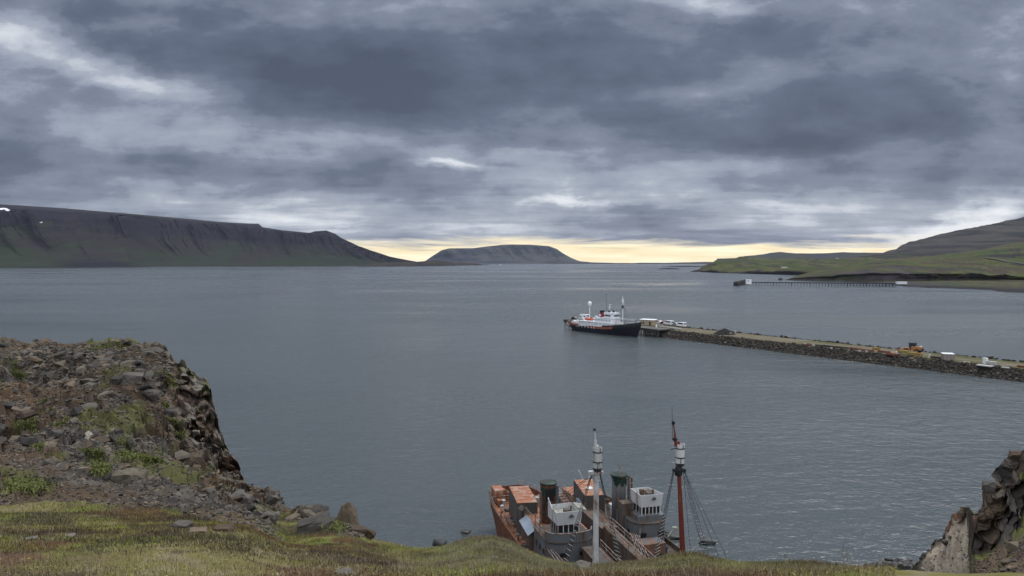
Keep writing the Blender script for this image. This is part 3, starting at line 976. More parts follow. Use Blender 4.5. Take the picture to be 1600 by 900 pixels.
# ---------------------------------------------------------------- loose rocks
def rock_proto(seed, flat=0.6, n=13):
    r = random.Random(seed); bm = bmesh.new()
    for i in range(n):
        v = Vector((r.gauss(0, 1), r.gauss(0, 1), r.gauss(0, 1))).normalized() * r.uniform(0.75, 1.0)
        # square it off: basalt breaks into angular blocks
        v = Vector([math.copysign(abs(c) ** 0.6, c) for c in v])
        bm.verts.new((v.x * 0.5, v.y * 0.5 * r.uniform(.75, 1), v.z * 0.5 * flat))
    bmesh.ops.convex_hull(bm, input=bm.verts)
    for v in [v for v in bm.verts if not v.link_faces]: bm.verts.remove(v)
    bmesh.ops.triangulate(bm, faces=bm.faces)
    bm.verts.index_update(); bm.normal_update()
    vs = np.array([v.co[:] for v in bm.verts]); fs = np.array([[v.index for v in f.verts] for f in bm.faces])
    bm.free(); return vs, fs


PROT = [rock_proto(i, random.uniform(0.45, 0.85)) for i in range(26)]


def rock_cloud(name, pos, size, cols, mat, sink=0.15, flatten=1.0):
    VV, FF, CC = [], [], []; base = 0
    ids = rng.integers(0, len(PROT), len(pos)); ang = rng.uniform(0, 2 * math.pi, (len(pos), 3))
    ang[:, 1] = rng.normal(0, .35, len(pos)); ang[:, 2] = rng.normal(0, .35, len(pos))
    st = rng.uniform(0.65, 1.35, (len(pos), 3))
    for i in range(len(pos)):
        vs, fs = PROT[ids[i]]
        v = vs * st[i] * size[i] * np.array((1, 1, flatten))
        a, b_, c_ = ang[i]
        ca, sa = math.cos(a), math.sin(a); cb, sb = math.cos(b_), math.sin(b_); cc, sc = math.cos(c_), math.sin(c_)
        Rm = np.array(((ca, -sa, 0), (sa, ca, 0), (0, 0, 1))) @ np.array(((cb, 0, sb), (0, 1, 0), (-sb, 0, cb))) @ np.array(((1, 0, 0), (0, cc, -sc), (0, sc, cc)))
        v = v @ Rm.T + pos[i]; v[:, 2] += size[i] * (0.5 * 0.5 - sink)
        VV.append(v); FF.append(fs + base); CC.append(np.tile(cols[i], (len(v), 1))); base += len(v)
    o = np_mesh(name, np.concatenate(VV), np.concatenate(FF), mat, cols=np.concatenate(CC))
    return o


def rcol(n, warm=0.3):
    t = rng.uniform(0, 1, (n, 1)) ** 1.3; c = R_DRK * (1 - t) + R_GRY * 1.2 * t
    w_ = (rng.uniform(0, 1, (n, 1)) < warm) * rng.uniform(.3, 1, (n, 1))
    c = c * (1 - w_) + (R_BRN * (1 - t) + R_TAN * t * .9) * w_
    pale = rng.uniform(0, 1, (n, 1)) < 0.002
    return np.where(pale, np.array((.26, .23, .20)), c)


NS = 90000
u = rng.uniform(-60, 560, NS); v = 3.0 + 2.02 * rng.uniform(0, 1, NS) ** 0.9
q, rk, cl, nn = near_sample(u, v)
field = fbm(q * 0.45, 3, 150)
gp = sstep(0.55, 0.60, fbm(q * np.array((0.30, 0.22, 0.6)) + 2, 4, 141))
soil = sstep(0.50, 0.62, fbm(q * 0.16 + 7, 4, 131))
keep = (rk > 0.45) & ((v < 4.72) | (rng.uniform(0, 1, NS) < .25)) & (rng.uniform(0, 1, NS) < np.clip(3.0 * (field - 0.40), .08, .75)) & (rng.uniform(0, 1, NS) > gp * 0.85) & (rng.uniform(0, 1, NS) > soil * 0.72) & (rng.uniform(0, 1, NS) > cl * .93)
q = q[keep]; fld = field[keep]; uu = u[keep]
sz = 0.055 * rng.pareto(1.9, len(q)) + 0.035 + 0.015 * (q[:, 1] / 40); sz = np.clip(sz * (0.35 + 1.1 * sstep(.35, .7, fld)), .03, 0.62) * np.clip(q[:, 1] / 26, .45, 1.35)
tag(rock_cloud('scree', q, sz, rcol(len(q), 0.5), M_ROCK, sink=.27), kind='stuff')
# gravel and pebbles between them
u = rng.uniform(-60, 600, 30000); v = 2.8 + 2.2 * rng.uniform(0, 1, 30000)
q, rk, cl, nn = near_sample(u, v); k = (rk > .3) & (cl < .5)
q = q[k]
tag(rock_cloud('gravel', q, rng.uniform(.05, .16, len(q)) * np.clip(q[:, 1] / 28, .6, 1.4), rcol(len(q), .6), M_ROCK), kind='stuff')


def boulder(name, px, row, w, h, seed, colr, label, d=None, flat=None, src='near', group=None, cat='boulder', ry=0.0):
    """one named rock: a noisy angular block w x h metres in the picture plane"""
    P_ = pick(src, px, row + 0.0)
    if src == 'near' and px < 470:
        k_ = .42 if row > 820 and px < 380 else .72
        w, h = w * k_, h * k_
    r = random.Random(seed); bm = bmesh.new()
    for i in range(22):
        t = Vector((r.gauss(0, 1), r.gauss(0, 1), r.gauss(0, 1))).normalized() * r.uniform(.85, 1)
        t = Vector([math.copysign(abs(c) ** 0.55, c) for c in t])
        bm.verts.new((t.x * w / 2, t.y * w * .42, t.z * h / 2))
    bmesh.ops.convex_hull(bm, input=bm.verts)
    for vv_ in [x for x in bm.verts if not x.link_faces]: bm.verts.remove(vv_)
    bmesh.ops.subdivide_edges(bm, edges=bm.edges, cuts=3, use_grid_fill=True)
    bmesh.ops.triangulate(bm, faces=bm.faces)
    bm.verts.index_update()
    vs = np.array([x.co[:] for x in bm.verts]); fs = np.array([[x.index for x in f.verts] for f in bm.faces]); bm.free()
    F1, F2, cid = worley(vs * 2.2 / w * 1.3 + seed, 5)
    nn_ = vs / np.maximum(1e-6, np.linalg.norm(vs, axis=1, keepdims=True))
    vs = vs + nn_ * ((cid - .5) * 0.10 * w * sstep(0, .2, F2 - F1) + (fbm(vs * 5 / w + seed, 3, 6) - .5) * .10 * w)[:, None]
    if 'spire' in label: vs[:, :2] *= (1 - .62 * np.clip(vs[:, 2:3] / h + .5, 0, 1))
    if ry:
        c_, s_ = math.cos(ry), math.sin(ry); vs = vs @ np.array(((c_, 0, s_), (0, 1, 0), (-s_, 0, c_))).T
    cols = np.tile(np.array(colr), (len(vs), 1)) * (0.75 + 0.5 * fbm(vs * 4 / w, 4, seed)[:, None])
    o = np_mesh(name, vs, fs, M_ROCK, cols=cols)
    o.location = P_ + Vector((0, w * 0.1, h * 0.15)); o.rotation_euler.z = r.uniform(-.5, .5)
    return tag(o, label, cat, group)


BOULD = [
    ('boulder', 160, 568, 1.6, .75, 1, R_GRY * .75, 'dark flat boulder on the upper slope of the left knoll, below its grassy top'),
    ('boulder', 203, 596, 1.9, 1.15, 2, R_GRY, 'large rounded grey boulder high on the left knoll beside the brown soil chute'),
    ('boulder', 180, 597, 1.0, .6, 3, R_DRK * 1.2, 'small dark boulder touching the left side of the large grey boulder on the knoll'),
    ('boulder', 215, 582, .8, .5, 4, R_GRY * .9, 'small grey block just above the large grey boulder on the knoll'),
    ('boulder', 236, 625, 1.5, 1.2, 5, R_GRY * .7, 'dark angular boulder right of the soil chute, at the left foot of the crags'),
    ('boulder', 262, 650, 1.0, .9, 6, R_DRK * 1.5, 'dark block at the lower edge of the crags, beside a green cushion'),
    ('boulder', 300, 722, 1.1, 1.0, 7, R_GRY * .9, 'upright dark grey block at the foot of the cliff above the green turf strip'),
    ('boulder', 200, 758, 1.0, .8, 8, np.array((.11, .095, .07)), 'olive grey boulder in the middle of the lower scree, largest there'),
    ('boulder', 104, 690, .8, .55, 9, R_TAN * .7, 'pale brownish boulder in the middle of the left scree slope'),
    ('boulder', 8, 680, 1.3, .5, 10, R_GRY * .75, 'long dark flat slab lying at the left end of the scree slope'),
    ('boulder', 282, 828, .52, .34, 11, R_GRY * .9, 'grey boulder half sunk in the turf where the scree ends'),
    ('boulder', 308, 834, .50, .22, 12, R_TAN * .85, 'flat tan stone leaning on the grey boulder at the end of the scree'),
    ('boulder', 350, 832, .55, .26, 13, R_BRN * 1.1, 'brownish broken block right of the flat tan stone, on the turf'),
    ('boulder', 48, 843, .26, .09, 14, R_GRY * 1.3, 'small pale grey stone lying alone in the turf at lower left'),
    ('boulder', 108, 840, .26, .09, 15, R_GRY * 1.45, 'bluish grey stone lying in the green turf, right of the pale one'),
    ('boulder', 374, 788, 1.0, .75, 16, R_GRY, 'grey boulder at the foot of the cliff where the rocky rim begins'),
    ('boulder', 396, 792, .85, .7, 17, R_GRY * .75, 'dark boulder on the rim, second from the cliff foot'),
    ('boulder', 412, 800, .85, .6, 18, R_GRY * 1.15, 'light grey boulder on the rocky rim above the small turf patch'),
    ('boulder', 431, 787, .6, .5, 19, R_DRK * 1.5, 'dark boulder perched on the skyline of the rocky rim'),
    ('boulder', 424, 815, .5, .45, 20, R_GRY * 1.2, 'pale grey upright stone left of the turf cushion on the rim'),
    ('boulder', 492, 806, .7, .45, 21, R_DRK * 1.6, 'dark boulder on the rim right behind the turf cushion'),
    ('boulder', 486, 832, 1.05, .36, 22, R_GRY * .62, 'long dark grey rock slab below the turf cushion on the rim'),
    ('boulder', 541, 822, .80, .80, 23, R_TAN * .62, 'pointed brownish grey boulder rising like a spire at the end of the rim'),
    ('boulder', 566, 836, .55, .3, 24, R_BRN * .9, 'low red brown rock at the very right end of the rocky rim'),
    ('boulder', 912, 890, .26, .16, 25, R_GRY * 1.2, 'grey lichen stone in the turf edge left of the white mast'),
    ('boulder', 540, 899, .13, .05, 26, R_GRY * 1.3, 'small stone sunk in the turf at the bottom edge of the view'),
]
for nm, px, row, w_, h_, sd_, c_, lb in BOULD:
    boulder(nm, px, row, w_, h_, sd_, c_, lb, ry=(-.35 if 'slab' in lb else 0))

# ---------------------------------------------------------------- turf: blades, small leaves and dead stems
def blades(name, u, v, hmin, hmax, width, colf, kind='blade', wsc=1.0):
    q, rk, cl, nn = near_sample(u, v)
    n = len(q)
    j = rng.uniform(0, 1, (n, 4))
    c = colf(q, j)
    hh = rng.uniform(hmin, hmax, n); th = rng.uniform(0, 2 * math.pi, n); lean = rng.uniform(.1, .9, n)
    dx, dy = np.cos(th), np.sin(th)
    if kind == 'blade':
        w_ = width * rng.uniform(.6, 1.3, n)
        a = q + np.stack((-dy * w_, dx * w_, -0.01 + 0 * w_), 1); b_ = q + np.stack((dy * w_, -dx * w_, -0.01 + 0 * w_), 1)
        t = q + np.stack((dx * hh * lean, dy * hh * lean, hh * (1.1 - lean * .6)), 1)
        vs = np.stack((a, b_, t), 1).reshape(-1, 3); fs = np.arange(3 * n).reshape(-1, 3)
        cc = np.repeat(c, 3, 0)
        o = np_mesh(name, vs, fs, M_BLADE, cols=cc)
    else:   # leaf: a small tilted quad near the ground
        s_ = width * rng.uniform(.6, 1.4, n)
        el = rng.uniform(-.2, .9, n)
        e1 = np.stack((dx * s_, dy * s_, el * s_), 1); e2 = np.stack((-dy * s_ * .6, dx * s_ * .6, rng.uniform(-.5, .5, n) * s_), 1)
        ctr = q + np.stack((0 * s_, 0 * s_, rng.uniform(hmin, hmax, n)), 1)
        vs = np.stack((ctr - e1, ctr - e2, ctr + e1, ctr + e2), 1).reshape(-1, 3); fs = np.arange(4 * n).reshape(-1, 4)
        o = np_mesh(name, vs, fs, M_BLADE, cols=np.repeat(c, 4, 0))
    return tag(o, kind='stuff')


def turf_uv(n, a=-60, b_=1400, v0=1.6, v1=5.12):
    u = rng.uniform(a, b_, n); v = v0 + (v1 - v0) * rng.uniform(0, 1, n) ** 0.8
    q, rk, cl, nn = near_sample(u, v)
    tuft = fbm(q * 3.2, 3, 160)
    k = (rk < 0.35) & (cl < .3) & (rng.uniform(0, 1, n) < sstep(.25, .6, tuft) + .15) & (q[:, 1] < 26)
    return u[k], v[k]


def colf(q, j): return turf_colour(q, j, 0.55) * (0.65 + 0.8 * j[:, 3:4])


u, v = turf_uv(230000); blades('turf_grass', u, v, 0.015, 0.06, 0.0028, colf)
u, v = turf_uv(260000, v0=3.2); kk = fbm(near_sample(u, v)[0] * 1.3, 3, 171) > .57; blades('tall_grass', u[kk], v[kk], 0.03, 0.085, 0.004, lambda q, j: turf_colour(q, j, .8) * .6 + C_TAN * .35 * j[:, 1:2])
u, v = turf_uv(160000, -60, 620, 2.2, 3.4); blades('scree_edge_turf', u, v, 0.01, 0.045, 0.006, colf)
u, v = turf_uv(200000); blades('turf_leaves', u, v, 0.0, 0.025, 0.006, lambda q, j: colf(q, j) * .85, 'leaf')
u, v = turf_uv(50000)
blades('dead_stems', u, v, 0.03, 0.085, 0.0018, lambda q, j: mixc(np.tile(C_TAN * 1.25, (len(q), 1)), C_GRY, j[:, 0]) * (.6 + .7 * j[:, 1:2]))


def cushion_at(n, du, dv, cu, cv, hh, label=None):
    u = rng.normal(cu, du, n); v = rng.normal(cv, dv, n)
    return u, v


# tufts between the rocks of the scree and on the cliff
uu_, vv_ = [], []
for cu, crow, du, dr, n in ((265, 600, 9, 9, 700), (272, 662, 10, 8, 900), (285, 685, 7, 6, 400), (225, 722, 22, 8, 1600), (250, 738, 16, 6, 1000), (195, 706, 9, 6, 500), (85, 634, 12, 6, 900), (75, 655, 7, 6, 400), (42, 692, 14, 5, 900), (62, 705, 8, 4, 400),
                            (20, 580, 10, 4, 500), (30, 588, 8, 3, 300), (0, 625, 5, 6, 250), (60, 645, 8, 7, 400), (145, 715, 12, 5, 500), (155, 742, 12, 5, 600), (130, 690, 8, 4, 250), (180, 537, 30, 1.5, 900), (310, 760, 12, 6, 700), (330, 775, 16, 6, 900), (350, 785, 10, 6, 500), (95, 665, 8, 5, 300), (150, 745, 9, 5, 300), (260, 640, 5, 5, 200), (520, 830, 12, 4, 500), (40, 770, 20, 6, 1200)):
    n = int(n * 1.6)
    g = NP
    cu_, cr_ = cu, crow
    # find the row parameter that is seen at that picture height
    iu = int(np.clip(np.searchsorted(NU, cu), 0, len(NU) - 1))
    rows = 409 - (NP[:, iu, 2] - H) / NP[:, iu, 1] * FPX
    vis = (NV > 2.2) & (NV < 5.1)
    ks = np.where(vis)[0]; best = ks[np.argmin(np.abs(rows[ks] - crow))]
    slope = np.abs(rows[max(0, best - 3)] - rows[min(len(rows) - 1, best + 3)]) / max(1e-3, NV[min(len(rows) - 1, best + 3)] - NV[max(0, best - 3)])
    uu_.append(rng.normal(cu, du * .75, n)); vv_.append(rng.normal(NV[best], min(.15, dr * .75 / max(slope, 15)), n))
uu_ = np.concatenate(uu_); vv_ = np.clip(np.concatenate(vv_), 2.0, 5.05)
blades('cliff_moss', uu_, vv_, 0.03, 0.24, 0.020, lambda q, j: mixc(np.tile(np.array((.075, .088, .022)), (len(q), 1)), np.array((.13, .14, .038)), j[:, 0]) * (.6 + .7 * j[:, 1:2]))
blades('cliff_herbs', uu_[::2], vv_[::2], 0.03, 0.16, 0.028, lambda q, j: mixc(np.tile(np.array((.07, .082, .022)), (len(q), 1)), np.array((.12, .13, .038)), j[:, 0]) * (.6 + .7 * j[:, 1:2]), 'leaf')

# tall seeding grass stalks on the crest against the water: each clump is a thing
def grass_clump(px, n, hh, spread, label, seed):
    r = random.Random(seed)
    iu = int(np.searchsorted(NU, px)); base = Vector(NP[np.argmin(np.abs(NV - 4.95)), iu])
    m_ = MB().box(-spread * 2.2, spread * 2.2, -.12, .12, -.1, .004)
    for i in range(n):
        x = max(-spread * 2, min(spread * 2, r.gauss(0, spread))); y = r.gauss(0, .05); h_ = hh * r.uniform(.5, 1); l = r.gauss(.12, .1) * h_
        m_.tube((x, y, -.05), (x + l * .3, y, h_ * .6), .0014, .001, n=3, cap=False)
        m_.tube((x + l * .3, y, h_ * .6), (x + l, y, h_), .001, .0007, n=3, cap=False)
        m_.tube((x + l * .85, y, h_ * .9), (x + l * 1.25, y, h_ * 1.1), .0042, .001, n=4)
    o = m_.build('grass_clump', MS_STALK); o.location = base
    return tag(o, label, 'grass clump', 'tall seeding grasses along the crest')


MS_STALK = mat_plain('stalk', (0.10, 0.085, 0.05), .8)
grass_clump(1316, 10, .34, .05, 'tall thin grass stalks at the right end of the turf crest', 1)
grass_clump(1300, 5, .22, .04, 'short sparse grass stalks left of the tallest clump on the crest', 2)
grass_clump(1228, 7, .20, .06, 'low seeding stalks on the crest between the mast and the right end', 3)
grass_clump(1190, 5, .16, .05, 'few dark stalks on the crest right of the red mast stays', 4)
grass_clump(1062, 9, .14, .09, 'short stalks on the crest in front of the red mast foot', 5)
# ---------------------------------------------------------------- paints
DK_M, DK_L = (0.21, 0.076, 0.030), (0.37, 0.185, 0.085)
P_DECK = mat_rust('rusty_deck', (0.17, 0.105, 0.085), .60, 1.5, 1, (0.28, 0.20, 0.17), (0.10, 0.032, 0.016), DK_M, DK_L, .85)
P_ROOF = mat_rust('rusty_roof', (0.33, 0.25, 0.20), .56, 1.6, 1, (0.26, 0.14, 0.10), (0.10, 0.036, 0.02), (0.24, 0.085, 0.042), (0.38, 0.19, 0.10), .85)
P_HULL = mat_rust('rusty_hull', (0.085, 0.035, 0.024), .58, .9, .12, (0.055, 0.03, 0.022), (0.035, 0.016, 0.011), (0.12, 0.040, 0.020), (0.22, 0.095, 0.05), .8)
P_GREY = mat_rust('grey_steel_paint', (0.120, 0.132, 0.140), .33, .8, .09, (0.095, 0.103, 0.11), (0.04, 0.028, 0.02), (0.095, 0.062, 0.042), (0.16, 0.11, 0.08), .6, .06)
P_GREY2 = mat_rust('grey_steel_worn', (0.10, 0.11, 0.115), .44, .8, .10, (0.075, 0.08, 0.085), (0.05, 0.025, 0.016), (0.15, 0.07, 0.035), (0.24, 0.13, 0.08), .7, .06)
P_BROWN = mat_rust('brown_rusted_wall', (0.105, 0.098, 0.088), .52, .8, .09, (0.09, 0.085, 0.08), (0.035, 0.022, 0.016), (0.080, 0.046, 0.030), (0.14, 0.084, 0.052), .85, .08)
P_WHITE = mat_rust('white_paint', (0.56, 0.57, 0.55), .24, .9, .18, (0.50, 0.52, 0.52), (0.16, 0.09, 0.06), (0.26, 0.17, 0.12), (0.36, 0.28, 0.22), .55, .05)
P_WHITE2 = mat_rust('white_paint_worn', (0.50, 0.51, 0.49), .36, 1.4, .2, (0.38, 0.39, 0.38), (0.10, 0.06, 0.045), (0.20, 0.13, 0.10), (0.30, 0.22, 0.17), .65, .06)
P_GREEN = mat_rust('green_paint', (0.012, 0.036, 0.025), .28, 1.2, .25, (0.008, 0.022, 0.016), (0.02, 0.012, 0.01), (0.07, 0.035, 0.02), (0.12, 0.07, 0.04), .5)
P_CONT = mat_rust('container_wall', (0.095, 0.097, 0.092), .10, .8, .12, (0.07, 0.072, 0.068), (0.05, 0.03, 0.02), (0.10, 0.06, 0.04), (0.15, 0.10, 0.07), .7, .06, corr=3.2)
P_FUN = mat_rust('funnel_worn_paint', (0.20, 0.17, 0.155), .5, 1.0, .15, (0.12, 0.11, 0.105), (0.05, 0.025, 0.016), (0.15, 0.07, 0.045), (0.26, 0.15, 0.10), .7)
P_FORE = mat_rust('dark_foredeck', (0.085, 0.08, 0.075), .55, .9, 1, (0.06, 0.058, 0.055), (0.030, 0.020, 0.015), (0.065, 0.042, 0.030), (0.12, 0.080, 0.055), .85)
P_HUT = mat_plain('pale_blue_grey_sheet', (0.27, 0.32, 0.37), .45, .2, .12, 2)
P_DARK = mat_plain('dark_opening', (0.008, 0.008, 0.009), .5, 0, .1)
P_RED = mat_rust('red_mast_paint', (0.14, 0.028, 0.018), .34, 1.2, .35, (0.15, 0.026, 0.016), (0.05, 0.02, 0.012), (0.11, 0.04, 0.025), (0.34, 0.24, 0.19), .6)
P_WIRE = mat_plain('steel_wire', (0.030, 0.032, 0.035), .6, .3)
P_RUNG = mat_plain('pale_rung', (0.34, 0.34, 0.32), .7)
P_RAIL = mat_rust('rail_paint', (0.34, 0.33, 0.31), .55, 2.2, 1, (0.30, 0.27, 0.25), (0.10, 0.05, 0.03), (0.20, 0.11, 0.07), (0.30, 0.2, 0.14), .8)
P_BOARD = mat_rust('weathered_boards', (0.28, 0.28, 0.24), .25, 2.0, 1, (0.20, 0.20, 0.175), (0.08, 0.07, 0.06), (0.14, 0.12, 0.10), (0.22, 0.2, 0.17), .85)


def hull_shape(L, B, sheer, bow_flare=.45, rake=2.6, s0=0.0):
    ts = [0, .012, .03, .06, .11, .18, .28, .4, .52, .62, .71, .79, .86, .92, .965, .99, 1.0]
    hb = [.34, .52, .66, .80, .91, .97, 1, 1, 1, .99, .94, .83, .66, .44, .22, .08, .015]
    st = []
    for t, h in zip(ts, hb):
        wl = h * (.92 if t < .6 else .92 - (.92 - bow_flare) * ((t - .6) / .4) ** .8)
        if t < .2: wl = h * (.55 + .37 * t / .2)
        st.append((s0 + t * (L - s0), h * B / 2, wl * B / 2, sheer(s0 / L + t * (1 - s0 / L))))
    def x_at(s, z, dz):
        t = (s - s0) / (L - s0); k = max(0, (dz - z) / dz)
        return s - rake * k * t ** 6 + 2.4 * k ** 1.4 * (1 - t) ** 8
    return st, x_at


def build_hull(root, L, B, sheer, m_hull, m_deck, bulw=0.9, m_bulw=None, bul_from=0.0, name='hull', s0=0.0, yc=0.0):
    st, x_at = hull_shape(L, B, sheer, s0=s0)
    h = MB(); rings = []
    for s, hb, wl, dz in st:
        r = []
        prof = [(hb, dz), (hb * .55 + wl * .45, dz * .55), (wl, 0.3), (wl * .86, -1.6), (0.02, -2.6)]
        for y, z in prof: r.append((x_at(s, z, dz), yc - y, z))
        for y, z in prof[::-1][1:]: r.append((x_at(s, z, dz), yc + y, z))
        rings.append(r)
    h.rings(rings, closed=False, cap0=True, cap1=True)
    hull = h.build(name, m_hull, root)
    d = MB(); rr = []
    for s, hb, wl, dz in st:
        rr.append([(s, yc - hb * .985, dz - .06), (s, yc, dz + .02), (s, yc + hb * .985, dz - .06)])
    d.rings(rr, closed=False, cap0=False, cap1=False)
    d.build('deck', m_deck, root)
    if bulw:
        b = MB()
        for sg in (-1, 1):
            ro = []
            for s, hb, wl, dz in st:
                if s < bul_from * L: continue
                e = hb * 1.0; t = .07
                hh = bulw * (1 + .15 * (s / L))
                ro.append([(s, yc + sg * (e + .02), dz - .12), (s + (.1 if s > .9 * L else 0), yc + sg * (e + .05), dz + hh), (s, yc + sg * max(.0, e - t), dz + hh), (s, yc + sg * max(0, e - t), dz - .12)])
            b.rings(ro)
        if bul_from == 0:
            s, hb, wl, dz = st[0]
            b.box(s - .04, s + .06, yc - hb, yc + hb, dz - .1, dz + bulw)
        b.build('bulwark', m_bulw or m_hull, root)
    return st


def edge_y(st, s):
    return float(np.interp(s, [a[0] for a in st], [a[1] for a in st]))


def deck_z(st, s):
    return float(np.interp(s, [a[0] for a in st], [a[3] for a in st]))


def railing(root, pts, h=1.0, bars=3, r=.022, step=1.4, mat=None, name='railing'):
    m = MB()
    P_ = [Vector(p) for p in pts]
    for a, b_ in zip(P_[:-1], P_[1:]):
        n = max(1, int((b_ - a).length / step))
        for i in range(n + 1):
            q = a.lerp(b_, i / n); m.tube(q, q + Vector((0, 0, h)), r * 1.1, n=5)
        for k in range(bars):
            z = h * (k + 1) / bars
            m.tube(a + Vector((0, 0, z)), b_ + Vector((0, 0, z)), r * (1.25 if k == bars - 1 else .8), n=5)
    return m.build(name, mat or P_RAIL, root)


def shroud(root, top, foot_a, foot_b, n_rung, z0=0.0, name='shroud', rung_from=0.35, wr=.028, rungs=True):
    """rope ladder of two or three wires with pale rungs; its rungs are a sub-part"""
    m = MB(); top, fa, fb = Vector(top), Vector(foot_a), Vector(foot_b)
    ta = top + (fa - fb).normalized() * .12; tb = top - (fa - fb).normalized() * .12
    m.tube(ta, fa, wr, n=5).tube(tb, fb, wr, n=5).tube(top, (fa + fb) / 2, wr * .8, n=5)
    o = m.build(name, P_WIRE, root)
    if rungs:
        k = MB()
        for i in range(n_rung):
            t = rung_from + (1 - rung_from) * (i + .5) / n_rung
            a = ta.lerp(fa, t); b_ = tb.lerp(fb, t); e = (b_ - a) * .16
            k.tube(a - e, b_ + e, .026, n=5)
        k.build('ratlines', P_RUNG, o)
    return o


def crow_nest(root, x, y, z0, z1, r, white, band):
    m = MB()
    m.lathe([(r * .96, z0), (r * 1.02, z0 + (z1 - z0) * .5), (r, z1), (r * .9, z1), (r * .88, z0 + .25), (.01, z0 + .25)], x, y, 22)
    o = m.build('crows_nest', white, root)
    k = MB()
    for t in (.30, .78):
        z = z0 + (z1 - z0) * t
        k.lathe([(r * 1.03, z - .05), (r * 1.10, z - .05), (r * 1.10, z + .05), (r * 1.03, z + .05)], x, y, 22)
    k.tube((x + r * 1.06, y - r * .3, z0 + (z1 - z0) * .30), (x + r * .9, y - r * .4, z0 - .5), .035)
    k.tube((x + r * 1.08, y + r * .2, z0 + (z1 - z0) * .8), (x + r * 1.08, y + r * .2, z0 + (z1 - z0) * 1.02), .03)
    k.split('band', band, o)
    g = MB(); g.lathe([(r * .7, z0 - .02), (r * 1.05, z0 - .10), (r * 1.0, z0 - .24), (.3, z0 - .34)], x, y, 18)
    g.build('collar', band, o)
    return o


